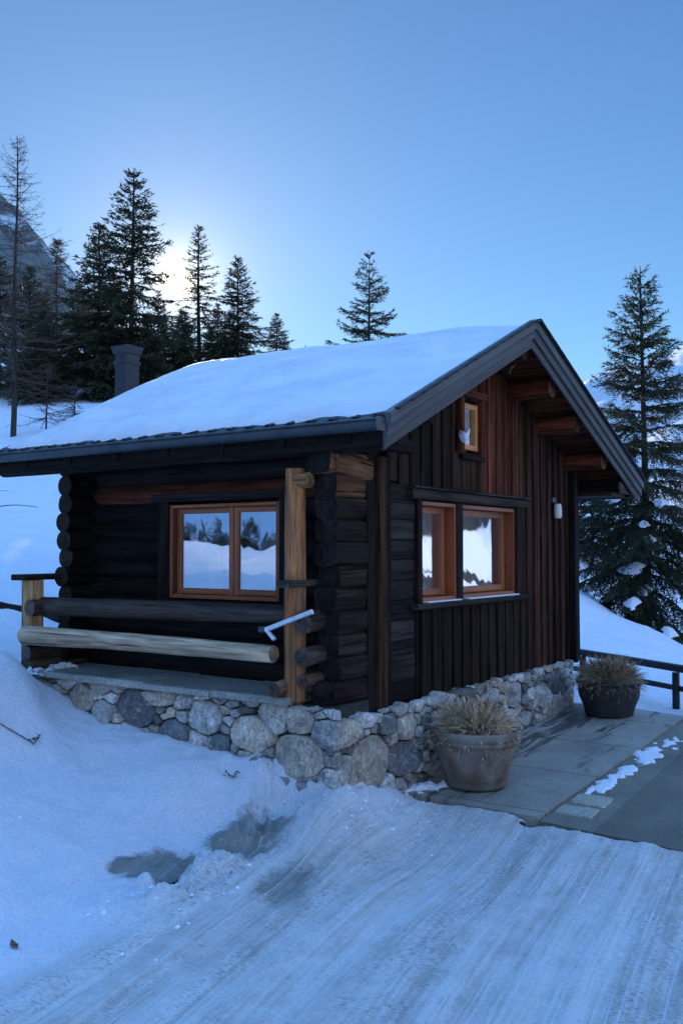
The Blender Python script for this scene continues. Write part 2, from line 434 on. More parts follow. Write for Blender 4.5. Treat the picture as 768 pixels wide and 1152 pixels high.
for p_, k_ in ((30000.0, 12.0), (6000.0, .7), (1800.0, .60), (350.0, .24), (80.0, .11), (16.0, .045)):
    aur = N.math('ADD', N.math('MULTIPLY', N.math('POWER', dp, p_), k_), aur)
bg2 = N.n('ShaderNodeBackground', {'Color': (1, .80, .42, 1), 'Strength': aur})
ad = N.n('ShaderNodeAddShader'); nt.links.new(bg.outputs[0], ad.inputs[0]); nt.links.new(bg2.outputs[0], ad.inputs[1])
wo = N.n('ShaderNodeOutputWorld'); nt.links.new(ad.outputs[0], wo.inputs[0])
scene.view_settings.view_transform = 'Standard'; scene.view_settings.look = 'None'
scene.view_settings.exposure = 0.12; scene.view_settings.gamma = 1
scene.render.engine = 'CYCLES'
scene.cycles.use_denoising = True
try: scene.cycles.denoiser = 'OPENIMAGEDENOISE'
except Exception: pass
scene.cycles.max_bounces = 6; scene.cycles.transparent_max_bounces = 8
scene.cycles.sample_clamp_indirect = 6

# ------------------------------------------------------------------ terrain
CP = np.array([
    # the yard and road
    (-6.3, -4.1, -.44), (-4, -4, -.43), (-2, -4, -.42), (0, -3.2, -.42), (.3, -2.4, -.345), (.3, -1.6, -.335), (.3, -.8, -.335), (.35, -.3, -.325), (-.3, -.5, -.385), (-.3, -1.5, -.40), (-.3, -2.6, -.405), (-1.5, -1.5, -.42), (-3.5, -1.5, -.43), (-.8, -.65, -.41),
    (-2.5, -.4, -.42), (-4.5, -1.5, -.42), (-7, -1, -.42), (-1.16, .25, -.41), (-1.9, .2, -.41), (-.7, .16, -.38), 
    # the drift along the plinth
    (-.62, 3.1, .40), (-.62, 2.5, .17), (-.62, 1.97, .14), (-.62, 1.44, .10), (-.62, .95, .05), (-.62, .49, 0), (-.62, .12, -.07), (-.1, -.16, -.21), (-.72, -.2, -.10), (-.95, -.1, -.17), (-.35, -.35, -.30), (.44, -.16, -.33), (.86, -.15, -.29),
    (-1.04, 1.03, -.05), (-.83, .65, -.1), (-1.71, 1.07, -.28), (-2.12, 1.71, -.12), (-2.79, .77, -.36), (-1.4, 2.26, .02), (-1.71, 2.29, .05), (-1.54, 2.53, .3), (-1.31, 2.87, .66), (-1.0, 2.6, .28),
    (-2.6, 3.2, .55), (-4, 2.5, .1), (-.6, 3.5, .52), (-.9, 3.3, .62), (-.4, 4.4, .62), (.8, 5.6, .86), (-2, 5, 1.0), (2, 4.2, .62),
    (4.6, 1, .1), (4.5, 3.8, .6), (4.6, -.5, -.2), (5.1, -1, -.19), (6.2, .6, -.12), (7.6, .5, .07), (10.07, 2.11, .78), (10.8, 1.43, .35), (11.5, .9, .03), (13.6, 1.8, -.2), (10.2, -.4, -.25), (14, -1.5, -.6), (17, 1, -1.2),
    (1.93, 6.82, 1.4), (7.7, 14.2, 2.9), (10.3, 19.2, 4.2), (18.2, 26.9, 7.74), (14.5, 25.2, 6.6), (21.7, 28.8, 8.8), (25.3, 27, 9.7), (26.2, 22.3, 9.0),
    (14, 5.2, 2.3), (12, 8, 2.6), (20, 10, 5.8), (25, 15, 7.6), (20, 7, 3.0), (26, 6, 2.0), (35, 14, 7.5), (40, 30, 12), (30, 40, 14), (10, 40, 9), (-10, 30, 3.2), (-15, 10, 1.3), (-12, -6, -.5),  # first points raise an unseen hill behind the cabin to shade the right
    (0, -8, -.6), (8, -6, -.2), (12, -5, -.3), (4, -2, -.20), (2, -3, -.32), (5, -3.5, -.14), (7, -2.5, -.02), (20, -3, -1.8), (30, 0, -2.6), (20, -20, -5), (-20, -20, -3), (40, -10, -5), (0, -40, -8), (-40, 0, .5), (-40, 40, 2.5), (40, 60, 20), (60, 0, -4), (60, -60, -10), (-60, -60, -6), (60, 60, 20), (0, 70, 18)], float)
def _tps_fit(P):
    X = P[:, :2]; n = len(X)
    d2 = ((X[:, None] - X[None]) ** 2).sum(-1)
    K = np.where(d2 > 0, d2 * np.log(d2 + 1e-12) * .5, 0) + np.eye(n) * .02
    A = np.zeros((n + 3, n + 3)); A[:n, :n] = K; A[:n, n] = 1; A[:n, n + 1:] = X; A[n, :n] = 1; A[n + 1:, :n] = X.T
    return np.linalg.solve(A, np.concatenate([P[:, 2], np.zeros(3)]))
TW = _tps_fit(CP)
def tps(x, y):
    out = np.zeros(len(x)); n = len(CP)
    for a in range(0, len(x), 40000):
        xs = x[a:a + 40000]; ys = y[a:a + 40000]
        d2 = (xs[:, None] - CP[None, :, 0]) ** 2 + (ys[:, None] - CP[None, :, 1]) ** 2
        out[a:a + 40000] = (np.where(d2 > 0, d2 * np.log(d2 + 1e-12) * .5, 0) @ TW[:n]) + TW[n] + TW[n + 1] * xs + TW[n + 2] * ys
    return out

AZK = np.array([0, 8, 14.5, 17.8, 20.4, 25, 32, 40, 44, 46, 49.7, 51.7, 54.7, 62, 80, 110, 128, 134, 138.5, 141, 152, 180, 230, 270, 300, 334, 350, 360], float)
ELK = np.array([11.5, 12, 11.2, 10.4, 9.2, 7.5, 6.5, 7, 10, 11, 13.9, 16.2, 19, 23, 22, 14, 6, 4.6, 4.6, 6.5, 12, 14, 20, 27, 27, 24, 14, 11.5], float)
def sunny_slope(x, y):
    t = np.clip(-y - 30 + 4 * fbm(P3(x, y, .04), 3, 91), 0, 230)
    return .85 * (np.sqrt(t * t + 16) - 4) * sstep(x, -70, -20) - 2.0
def mountain(x, y):
    r = np.hypot(x + 6, y + 4); az = np.degrees(np.arctan2(y + 4, x + 6)) % 360
    el = np.interp(az, AZK, ELK)
    south = sstep(az, 235, 265) * (1 - sstep(az, 340, 356))
    r0 = 90.0; r1 = 760 - 300 * south
    n1 = fbm(P3(x, y, 1 / 140.), 6, 3); rid = 1 - np.abs(fbm(P3(x, y, 1 / 90.), 5, 9)) * 2
    prof = np.clip((r - r0) / (r1 - r0), 0, 1) ** (1.25 - .45 * south)
    h = np.tan(np.radians(el)) * r1 * prof
    h = h * (1 + .10 * n1) + (rid - .6) * np.where((az > 120) & (az < 150), 8, 40) * sstep(r, 120, 420)
    back = sstep(r, r1, r1 * 2.4)
    h = h * (1 - .55 * back) - 8 * south * (1 - prof)
    return np.where(y < -28, np.maximum(h, sunny_slope(x, y) + 5 * n1 * sstep(-y, 40, 120)), h)

CT, ST = math.cos(R(9)), math.sin(R(9))
def uv(x, y): return x * CT + y * ST, -x * ST + y * CT
def masks(x, y):
    u, v = uv(x, y)
    e = fbm(P3(x, y, 1.1), 4, 21) * .22
    road = (1 - sstep(v + e, .0, .55)) * sstep(v, -9, -7)
    road = road * (1 - sstep(x, .5, .8)) * (1 - .9 * np.exp(-((x + .15) / .55) ** 2 - ((y + .2) / .38) ** 2))
    ed = fbm(P3(x, y, 4.0), 4, 23) * .16
    deck = sstep(x + ed, .32, .44) * (1 - sstep(x, 4.15, 4.3)) * (1 - sstep(y, -.10, -.02)) * sstep(y, -5.2, -5.0)
    deck2 = sstep(x + ed, .26, .38) * (1 - sstep(x, 6.2, 6.9)) * (1 - sstep(y, -1.32, -1.24)) * sstep(y, -5.2, -5.0)
    return u, v, np.clip(road, 0, 1), np.maximum(deck, deck2)
def height(x, y, detail=True):
    x = np.asarray(x, float); y = np.asarray(y, float)
    h = tps(x, y)
    r = np.hypot(x, y)
    wm = sstep(r, 45, 100)
    if wm.max() > 0: h = h * (1 - wm) + mountain(x, y) * wm
    h = np.where(y < -28, np.maximum(h, sunny_slope(x, y)), h)
    if not detail: return h
    u, v, road, deck = masks(x, y)
    wild = 1 - road
    far = sstep(r, 6, 14)
    h = h + wild * (fbm(P3(x, y, .9), 4, 31) * .05 + fbm(P3(x, y, 3.3), 4, 33) * .022 + (1 - far) * fbm(P3(x, y, 9.0), 3, 34) * .008) + far * fbm(P3(x, y, .25), 4, 35) * .35
    ra_, rb_ = x * .567 - y * .823, x * .823 + y * .567
    h = h + wild * (1 - far) * (fbm(P3(ra_ * .22, rb_, 6.5), 4, 37) * .020 + fbm(P3(ra_ * .3, rb_, 15), 2, 38) * .005)   # wind ripples
    # drift lines blown across the slope
    h = h + far * (1 - sstep(r, 30, 60)) * .06 * np.sin((y * 1.0 - x * .35) * 2.1 + fbm(P3(x, y, .4), 3, 36) * 5)
    # ploughed crumbs of snow along the road edge and by the corner
    band = np.exp(-((v - .42) / .28) ** 2) * sstep(x, -2.9, -2.0) * (1 - sstep(x, -.2, .3)) + np.exp(-((x + .15) / .35) ** 2 - ((y + .3) / .22) ** 2) * .28 + .4 * np.exp(-((x + .3) / .6) ** 2 - ((y - .1) / .45) ** 2)
    lump = np.abs(fbm(P3(x, y, 4.2), 4, 41)) * .27 + np.abs(fbm(P3(x, y, 11), 3, 43)) * .11
    h = h + band * (lump - .015)
    h = h + wild * np.exp(-((v - .9) / .6) ** 2) * (1 - far) * np.maximum(0, fbm(P3(x, y, 4.2), 3, 45)) * .07
    # shallow wheel ruts and crust on the road
    g = P3(u * .35, v, 1.0)
    h = h + road * (1 - far) * (fbm(g * (1, 7, 1), 3, 51) * .018 + fbm(g * (2, 22, 1), 2, 53) * .006 + fbm(P3(x, y, 9), 3, 55) * .006)
    ice, mud = icemap(x, y)
    h = h - np.clip(ice, 0, 1) * .03 - np.clip(mud, 0, 1) * .10 * (y > -.8)
    # sharp brink of the drift running down from the left railing post
    bx = x + 1.0 + (3.1 - y) * .35
    h = h + .09 * np.exp(-(bx / .18) ** 2) * sstep(y, 1.2, 2.6) * (1 - sstep(y, 3.2, 4.0))
    h = h - deck * .22
    return h
def icemap(x, y):
    def blob(cx, cy, a, b, ang):
        c, s = math.cos(R(ang)), math.sin(R(ang))
        p = (x - cx) * c + (y - cy) * s; q = -(x - cx) * s + (y - cy) * c
        return np.exp(-((p / a) ** 2 + (q / b) ** 2) ** 1.5)
    n = fbm(P3(x, y, 3.0), 3, 61) * .25
    ice = np.maximum.reduce([blob(-1.22, .16, .46, .33, 20), blob(-1.86, .40, .34, .27, 35), blob(-1.66, -.5, .46, .22, 15) * .75, blob(-1.95, .62, .16, .10, 0)])
    ice = np.where(ice > .02, ice * (1 + n), 0)
    mud = np.maximum.reduce([blob(-2.0, .17, .17, .07, 25), blob(-1.72, .1, .05, .03, 0), blob(.22, -1.30, .10, .06, 80)])
    bare = np.where(y < -27, sstep(fbm(np.stack([x * .07, -y * .42, x * 0], 1), 4, 93), .02, .14), 0)   # thawed ground on the sunny slope
    return ice, np.maximum(mud, bare)

def axis(stops):
    """stops: (from, to, step) fine span, growing outward"""
    a, b, s, lim, g = stops
    mid = np.arange(a, b, s); out = [b]; st = s
    while out[-1] < lim: st = min(st * g, 2.5); out.append(out[-1] + st)
    lo = [a - s]; st = s
    while lo[-1] > -lim: st = min(st * g, 2.5); lo.append(lo[-1] - st)
    return np.concatenate([lo[::-1], mid, out])
gx = axis((-4.1, .7, .021, 95, 1.07)); gy = axis((-3.1, 3.6, .024, 95, 1.06))
X, Y = np.meshgrid(gx, gy, indexing='ij'); xf = X.ravel(); yf = Y.ravel()
zf = height(xf, yf)
u_, v_, road_, deck_ = masks(xf, yf)
ice_, mud_ = icemap(xf, yf)
nxg, nyg = X.shape
ii, jj = np.meshgrid(np.arange(nxg - 1), np.arange(nyg - 1), indexing='ij')
quad = np.stack([ii * nyg + jj, (ii + 1) * nyg + jj, (ii + 1) * nyg + jj + 1, ii * nyg + jj + 1], -1).reshape(-1, 4)
verts = np.stack([xf, yf, zf], 1)
isroad = road_[quad].mean(1) > .5
# the road runs along x in front of the cabin; beyond a few metres its verge is plain snow
for name, sel, key in (('snow_ground', ~isroad, 'snow'), ('road', isroad, 'road')):
    q = quad[sel]; used = np.unique(q); remap = np.full(len(verts), -1); remap[used] = np.arange(len(used))
    trk = np.stack([u_[used], v_[used] + .05 * np.sin(u_[used] * .9), np.zeros(len(used))], 1)
    o = link_mesh(name, verts[used], remap[q], M[key], None, True,
                  {'trk': ('FLOAT_VECTOR', trk), 'ice': ('FLOAT', ice_[used]), 'rd': ('FLOAT', road_[used]), 'mud': ('FLOAT', mud_[used])})
    tag(o, kind='structure')
def hz(x, y): return float(height(np.array([x]), np.array([y]))[0])

# mountains all round the valley
ra = np.concatenate([np.linspace(82, 400, 70), np.linspace(410, 900, 60), np.linspace(930, 3000, 30)])
aa = np.radians(np.linspace(0, 360, 721)[:-1])
RR, AA = np.meshgrid(ra, aa, indexing='ij')
mx_, my_ = (RR * np.cos(AA)).ravel(), (RR * np.sin(AA)).ravel()
mz_ = mountain(mx_, my_) - 6 * (1 - sstep(np.hypot(mx_, my_), 82, 105))
nr, na = RR.shape
ii, jj = np.meshgrid(np.arange(nr - 1), np.arange(na), indexing='ij'); j2 = (jj + 1) % na
mq = np.stack([ii * na + jj, (ii + 1) * na + jj, (ii + 1) * na + j2, ii * na + j2], -1).reshape(-1, 4)
azm = np.degrees(AA.ravel()) % 360
rock = np.where((azm > 43) & (azm < 75), .55, 0) - np.where((azm > 5) & (azm < 24), .35, 0) + .15 * ((azm > 265) & (azm < 350))
tag(link_mesh('mountains', np.stack([mx_, my_, mz_], 1), mq, M['mountain'], None, True, {'rock': ('FLOAT', rock)}), kind='structure')

# ------------------------------------------------------------------ paving
def deckz(x): return -.36 + .06 * x
def slab_poly(name, pts, zf, thick, m, kind='structure', nrm=True):
    pts = np.asarray(pts, float); n = len(pts)
    top = np.array([(p[0], p[1], zf(p[0])) for p in pts]); bot = top - (0, 0, thick)
    f = [tuple(range(n)), tuple(range(2 * n - 1, n - 1, -1))] + [((i + 1) % n, i, n + i, n + (i + 1) % n) for i in range(n)]
    o = link_mesh(name, np.vstack([top, bot]), f, m, None, False)
    return tag(o, kind=kind)
slab_poly('paved_walk', [(.45, -.05), (.40, -.6), (.375, -1.3), (1.8, -1.335), (3.1, -1.375), (4.12, -1.40), (4.26, -.8), (4.24, -.05)], deckz, .14, M['paving'])
slab_poly('driveway', [(.30, -1.75), (.22, -2.6), (.12, -5.2), (6.9, -5.2), (6.6, -1.72), (4.2, -1.72)], lambda x: deckz(x) - .012, .12, M['asphalt'])
# a strip of edging stones between walk and asphalt: base plus single pale slabs
slab_poly('paving_strip', [(.365, -1.315), (.315, -1.745), (4.15, -1.715), (4.12, -1.41)], lambda x: deckz(x) - .02, .10, M['cobble'])
def paver(x0, x1, y0, y1, label, k):
    mb = MB(); n = 5
    c = [(x0, y0 + rng.normal(0, .008)), (x1, y0 + rng.normal(0, .008)), (x1 - .01, y1), (x0 + .015, y1 + rng.normal(0, .008))]
    P = []
    for i in range(4):
        a, b = np.array(c[i]), np.array(c[(i + 1) % 4])
        for t in np.linspace(0.08, .92, n): P.append(a + (b - a) * t + rng.normal(0, .003, 2))
    P = np.array(P); cen = P.mean(0); m = len(P)
    V = []; 
    for s, dz in ((1, -.06), (1, -.004), (.965, .006)):
        q = cen + (P - cen) * s; V.append(np.stack([q[:, 0], q[:, 1], np.array([deckz(a) for a in q[:, 0]]) - .016 + dz], 1))
    V = np.vstack(V)
    F = [(r * m + j, r * m + (j + 1) % m, (r + 1) * m + (j + 1) % m, (r + 1) * m + j) for r in range(2) for j in range(m)] + [tuple(2 * m + j for j in range(m))]
    mb.add(V, F, smooth=False)
    o = mb.build('paving_stone', M['cobble_light'])
    return tag(o, label, 'paving stone', 'pale paving stones at the edge of the walk')
paver(.58, .80, -1.63, -1.33, 'pale worn paving stone nearest the snowy road, beside the walk edge', 0)
paver(.86, 1.12, -1.64, -1.34, 'pale worn paving stone just behind the nearest one, towards the snow patches', 1)

def snow_patch(name, cx, cy, a, b, ang, zf, th, label, seed, nn=70):
    """irregular crust of leftover snow with real thickness"""
    t = np.linspace(-1.35, 1.35, nn); A, B = np.meshgrid(t, t, indexing='ij'); A = A.ravel(); B = B.ravel()
    c, s = math.cos(R(ang)), math.sin(R(ang))
    x = cx + a * A * c - b * B * s; y = cy + a * A * s + b * B * c
    rr = np.hypot(A, B); n = fbm(P3(x, y, 4.0), 5, seed) * .7 + fbm(P3(x, y, 17), 4, seed + 3) * .75
    f = 1 - rr + n
    z = np.array([zf(q) for q in x]) - .03 + sstep(f, -.06, .45) * (.022 + th * (.5 + .5 * np.abs(fbm(P3(x, y, 9), 3, seed + 5)) * 2))
    ii, jj = np.meshgrid(np.arange(nn - 1), np.arange(nn - 1), indexing='ij')
    q = np.stack([ii * nn + jj, (ii + 1) * nn + jj, (ii + 1) * nn + jj + 1, ii * nn + jj + 1], -1).reshape(-1, 4)
    q = q[(f[q] > -.06).any(1)]
    used = np.unique(q); rm = np.full(len(x), -1); rm[used] = np.arange(len(used))
    return tag(link_mesh(name, np.stack([x, y, z], 1)[used], rm[q], M['clean_snow'], None, True), kind='stuff')
for k_, (cx, cy, a, b) in enumerate(((1.45, -1.45, .22, .07), (1.85, -1.47, .34, .09), (2.55, -1.49, .36, .12), (3.0, -1.55, .28, .10), (3.9, -1.55, .30, .12), (1.2, -1.40, .10, .03))):
    snow_patch('snow_patch', cx, cy, a, b, rng.normal(0, 4), deckz, .006, None, 101 + k_ * 10, 90)
snow_patch('snow_patch', .62, -.22, .26, .10, -40, deckz, .05, None, 131, 60)

snow_patch('snow_patch', -.42, 3.22, .22, .16, 0, lambda x: .535, .05, None, 161, 60)
def crumbs():
    r = np.random.default_rng(77); mb = MB(); n = 0
    t = (1 + 5 ** .5) / 2
    iv = np.array([(-1, t, 0), (1, t, 0), (-1, -t, 0), (1, -t, 0), (0, -1, t), (0, 1, t), (0, -1, -t), (0, 1, -t), (t, 0, -1), (t, 0, 1), (-t, 0, -1), (-t, 0, 1)], float); iv /= np.linalg.norm(iv[0])
    fc = [(0, 11, 5), (0, 5, 1), (0, 1, 7), (0, 7, 10), (0, 10, 11), (1, 5, 9), (5, 11, 4), (11, 10, 2), (10, 7, 6), (7, 1, 8), (3, 9, 4), (3, 4, 2), (3, 2, 6), (3, 6, 8), (3, 8, 9), (4, 9, 5), (2, 4, 11), (6, 2, 10), (8, 6, 7), (9, 8, 1)]
    P = []
    for i in range(520):
        k = r.random()
        if k < .5: u, v = r.uniform(-2.6, .1), r.normal(.36, .15); x, y = u * CT - v * ST, u * ST + v * CT
        elif k < .75: x, y = r.normal(-.25, .45), r.normal(-.25, .25)
        else: x, y = r.uniform(-3.2, .2), r.uniform(-.6, 2.0)
        if x > .38 and y < .0: continue
        if x > -.66 and y > -.16: continue
        P.append((x, y))
    P = np.array(P); P = P[icemap(P[:, 0], P[:, 1])[0] < .25]; Z = height(P[:, 0], P[:, 1])
    for (x, y), z in zip(P, Z):
        s = .004 + .017 * r.random() ** 4
        v = iv * s * r.uniform(.65, 1.3, (12, 1)) * (1, 1, .75); a = r.uniform(0, 6.28); c, q = math.cos(a), math.sin(a)
        v = np.stack([v[:, 0] * c - v[:, 1] * q, v[:, 0] * q + v[:, 1] * c, v[:, 2]], 1)
        mb.add(v + (x, y, z + s * .05), fc, smooth=False)
    return tag(mb.build('snow_crumbs', M['clean_snow']), kind='stuff')
crumbs()
# ------------------------------------------------------------------ stone plinth
def clip(poly, n, c):
    out = []; k = len(poly)
    for i in range(k):
        a, b = poly[i], poly[(i + 1) % k]; da, db = a @ n - c, b @ n - c
        if da <= 0: out.append(a)
        if (da < 0 < db) or (db < 0 < da): out.append(a + (b - a) * (da / (da - db)))
    return out
def pack(width, h0, h1, seed, big):
    """2-D weighted cells: irregular field stones of mixed size"""
    r = np.random.default_rng(seed); pts = [(*b[:2], b[2]) for b in big]
    tries = 0
    while tries < 24000:
        tries += 1
        rad = r.choice([.17, .14, .115, .085, .06], p=[.16, .24, .26, .22, .12]) if tries < 3000 else r.uniform(.028, .065)
        p = (r.uniform(-.05, width + .05), r.uniform(h0 - .05, h1 + .05))
        ok = True
        for q in pts:
            dx = (p[0] - q[0]) / 1.4; dy = p[1] - q[1]
            if math.hypot(dx, dy) < (rad + q[2]) * .94: ok = False; break
        if ok: pts.append((*p, rad))
    pts = np.array(pts); cells = []
    S = np.array([1 / 1.4, 1.0])
    for i, p in enumerate(pts):
        c = p[:2] * S; poly = [np.array(q) * S for q in ((-.02, h0), (width + .02, h0), (width + .02, h1), (-.02, h1))]
        for j, q in enumerate(pts):
            if i == j: continue
            e = q[:2] * S; dd = e - c; D = np.linalg.norm(dd)
            if D > .9: continue
            nn = dd / D; k = (D * D + p[2] ** 2 - q[2] ** 2) / (2 * D)
            poly = clip(poly, nn, c @ nn + k)
            if len(poly) < 3: break
        if len(poly) >= 3: cells.append((np.array(poly) / S, p))
    return cells
STONE = [(.42, .405, .37), (.48, .46, .42), (.22, .22, .215), (.14, .14, .138), (.56, .535, .485), (.34, .315, .265), (.45, .385, .30), (.30, .29, .27)]
def stones(mb, cells, org, ud, nd, top_fn=None, seed=0, depth=.055, tone=None):
    r = np.random.default_rng(seed); ud = np.array(ud, float); nd = np.array(nd, float); up = np.array((0, 0, 1.0)); m = 36
    for poly, p in cells:
        if top_fn is not None:
            cc = poly.mean(0)
            if cc[1] > top_fn(cc[0]): continue
        cen = poly.mean(0); rad = np.sqrt(max(1e-5, np.abs(np.cross(poly - cen, np.roll(poly, -1, 0) - cen).sum()) / 2 / math.pi))
        if rad < .018: continue
        # round the corners, resample
        q = poly
        for cut in (.07, .14, .22): q = np.vstack([q * (1 - cut) + np.roll(q, -1, 0) * cut, q * cut + np.roll(q, -1, 0) * (1 - cut)]).reshape(2, -1, 2).transpose(1, 0, 2).reshape(-1, 2)
        ang = np.arctan2(q[:, 1] - cen[1], q[:, 0] - cen[0]); o = np.argsort(ang); ang = ang[o]; rr = np.hypot(*(q[o] - cen).T)
        ta = np.linspace(-math.pi, math.pi, m, endpoint=False)
        rr = np.interp(ta, np.concatenate([ang - 2 * math.pi, ang, ang + 2 * math.pi]), np.tile(rr, 3))
        rr = np.maximum(rr - .009, rr * .78)
        off = r.uniform(-40, 40, 3); dz = depth * r.uniform(.8, 1.3) * min(1.2, .55 + rad * 5); tilt = r.normal(0, .2, 2); fa = r.uniform(0, 6.28, 3); fk = r.uniform(.15, .7, 3); fo = r.uniform(.0, .6, 3)
        V = []; G = []
        for s, hh in ((1.0, -.6), (1.0, .45), (.985, .74), (.945, .93), (.76, .98), (.5, 1.0), (.22, 1.0)):
            x = cen[0] + np.cos(ta) * rr * s; y = cen[1] + np.sin(ta) * rr * s
            h = dz * hh + (tilt[0] * (x - cen[0]) + tilt[1] * (y - cen[1])) * (1 if hh > .1 else .3) * .8
            n = fbm(np.stack([x * 9, y * 9, h * 9], 1) + off, 4, 3)
            if hh > .1:   # flat broken faces
                for a_, k_, o_ in zip(fa, fk, fo):
                    w_ = (x - cen[0]) * math.cos(a_) + (y - cen[1]) * math.sin(a_)
                    h = np.minimum(h, dz * 1.0 - k_ * (w_ - rad * o_) * 1.1 + dz * .02)
                h = np.maximum(h, dz * .22)
            h = h + n * .03 * min(1, rad * 10) * (hh > 0)
            V.append(np.array(org) + x[:, None] * ud + y[:, None] * up + h[:, None] * nd)
            G.append(np.stack([x, y, h], 1) + off)
        c = V[-1].mean(0)[None]; V = np.vstack(V + [c]); G = np.vstack(G + [G[-1].mean(0)[None]])
        k = 7; F = [(a * m + j, a * m + (j + 1) % m, (a + 1) * m + (j + 1) % m, (a + 1) * m + j) for a in range(k - 1) for j in range(m)]
        F += [((k - 1) * m + j, (k - 1) * m + (j + 1) % m, k * m) for j in range(m)]
        col_ = np.array(STONE[r.integers(len(STONE))]) * r.uniform(.85, 1.4) * (1.0 if tone is None else tone)
        mb.add(V, F, G, col_, True)

# ------------------------------------------------------------------ the cabin
cabin = tag(empty('log_cabin', (0, 0, 0)), 'small dark timber cabin with snowy roof, stone plinth and orange window frames', 'cabin')
DK = (.0095, .0070, .0060); DK2 = (.0185, .0112, .008); BR = (.10, .036, .016); RED = (.088, .025, .012); HONEY = (.36, .145, .052); PALE = (.46, .35, .21)

# plinth
mb = MB()
cs = pack(3.25, -.35, 1.0, 11, [(2.95, .78, .13), (.65, .7, .16), (.3, .42, .17), (1.55, .75, .14)])
side_cells = pack(3.35, -.42, .475, 12, [(3.0, .10, .17), (2.98, .37, .12), (2.55, .22, .15), (2.05, .30, .14), (1.25, .30, .17), (.55, .33, .12), (2.78, .38, .13), (1.7, .12, .13)])
stones(mb, side_cells, (-.56, 3.22, 0), (0, -1, 0), (-1, 0, 0), None, 5)
gcells = pack(4.84, -.5, .385, 14, [(.50, .0, .22), (.14, .30, .13), (.18, .0, .12), (1.05, .2, .11), (1.6, .05, .14), (3.2, .2, .14), (4.3, .2, .14)])
stones(mb, gcells, (-.60, -.08, 0), (1, 0, 0), (0, -1, 0), None, 6)
plinth = mb.build('stone_plinth', M['stone'], cabin)
mb = MB()
boxb(mb, (-.535, -.055, -.6), (4.24, 3.25, .36)); boxb(mb, (-.53, -.04, .33), (0, 3.24, .47))
mb.build('plinth_core', M['mortar'], plinth)
# right end of the plinth (turns the corner)
mb = MB(); ec = pack(3.2, -.5, .37, 18, []); stones(mb, ec, (4.2, -.1, 0), (0, 1, 0), (1, 0, 0), None, 8); mb.build('end_stones', M['stone'], plinth)
mb = MB()
ys = np.linspace(3.34, .28, 5)
for a, b in zip(ys[:-1], ys[1:]):
    boxb(mb, (-.665 + rng.normal(0, .006), b + .004, .478 + rng.normal(0, .003)), (.05, a - .004, .535 + rng.normal(0, .004)), (.2, .2, .2), .012, 1, 6, .01)
mb.build('stone_ledge', M['slab'], cabin)

# long side: round logs with a window opening
WY0, WY1, WZ0, WZ1 = .84, 2.13, 1.22, 2.075
mb = MB()
z = .60; k = 0
while z < 2.62:
    r_ = .098
    c = jit(BR, .25) if 2.12 < z < 2.32 else jit(DK, .3)
    x0 = .10 + rng.normal(0, .008)
    if z + .06 > WZ0 - .02 and z - .06 < WZ1 + .02:
        sweep(mb, (x0, 3.42, z), (x0, WY1 + .04, z), circ(.07, 18, r_), segs=16, noise=.02, tint=c)
        sweep(mb, (x0, WY0 - .04, z), (x0, -.02, z), circ(.07, 18, r_), segs=12, noise=.02, tint=c)
    else:
        sweep(mb, (x0, 3.42, z), (x0, -.02, z), circ(.07, 18, r_), segs=30, noise=.022, tint=c)
    z += .178; k += 1
boxb(mb, (.12, -.0, .5), (.2, .80, 2.6), DK); boxb(mb, (.12, 2.17, .5), (.2, 3.4, 2.6), DK); boxb(mb, (.12, .7, .5), (.2, 2.3, 1.2), DK); boxb(mb, (.12, .7, 2.09), (.2, 2.3, 2.6), DK)
mb.build('log_wall', M['wood_dark'], cabin)
# back wall with protruding log ends
mb = MB(); z = .69
while z < 2.6:
    ln = -.27 + rng.normal(0, .018)
    sweep(mb, (ln, 3.33, z), (4.5, 3.33, z), circ(.1, 16), segs=8, noise=.012, tint=jit(DK, .25), cap=(.03, .022, .016)); z += .178
boxb(mb, (.1, 3.3, .4), (4.5, 3.36, 2.75), DK)
boxb(mb, (-.2, 3.22, 2.30), (.2, 3.42, 2.46), DK)
mb.build('back_wall', M['wood_dark'], cabin)
# crossing log ends at the near corner
mb = MB(); z = .56; k = 0
while z < 2.42:
    ln = -.43 + rng.normal(0, .022) + (.05 if k % 2 else 0)
    c = jit((.024, .017, .013), .3); cc = (.014, .011, .010)
    if z > 2.15: ln -= .02; c = jit((.15, .07, .033), .2)
    sweep(mb, (ln, .08, z), (.1, .08, z), sq(.105, .0915, 24, .42), segs=9, noise=.02, tint=c, cap=cc)
    z += .178; k += 1
mb.build('corner_log_ends', M['wood'], cabin)

# gable wall -------------------------------------------------------
XM, ZA = 2.03, 3.80; XL, ZL = -.60, 2.60; XR, ZR = 5.30, 2.46     # roof deck top line
def roofz(x): return ZA - (ZA - ZL) * (XM - x) / (XM - XL) if x < XM else ZA - (ZA - ZR) * (x - XM) / (XR - XM)
GX0, GX1, GZ0, GZ1 = .845, 2.83, 1.245, 2.07   # window opening
SX0, SX1, SZ0, SZ1 = 1.63, 1.985, 2.62, 3.07   # small window
mb = MB()
def vboard(x, z0, z1, wd, th, c, y0=0.0):
    if z1 - z0 < .03: return
    sweep(mb, (x, y0 - th / 2, z0), (x + rng.normal(0, .004), y0 - th / 2, z1), rect(th, wd, .006), (1, 0, 0), max(2, int((z1 - z0) * 5)), .004, tint=c, smooth=False)
def btone(x, z):
    red = np.clip((z - 2.15) / .9, 0, 1) * np.clip((x - .9) / 1.3, 0, 1)
    red = max(red, np.clip((x - 2.95) / .5, 0, 1) * np.clip((z - 1.3) / 1.2, 0, 1) * .6) * rng.uniform(.35, 1.1)
    return red
def gcol(x, z): 
    t = btone(x, z); return jit(np.array(DK2) * (1 - t) + np.array(RED) * 1.25 * t, .28)
x = .40
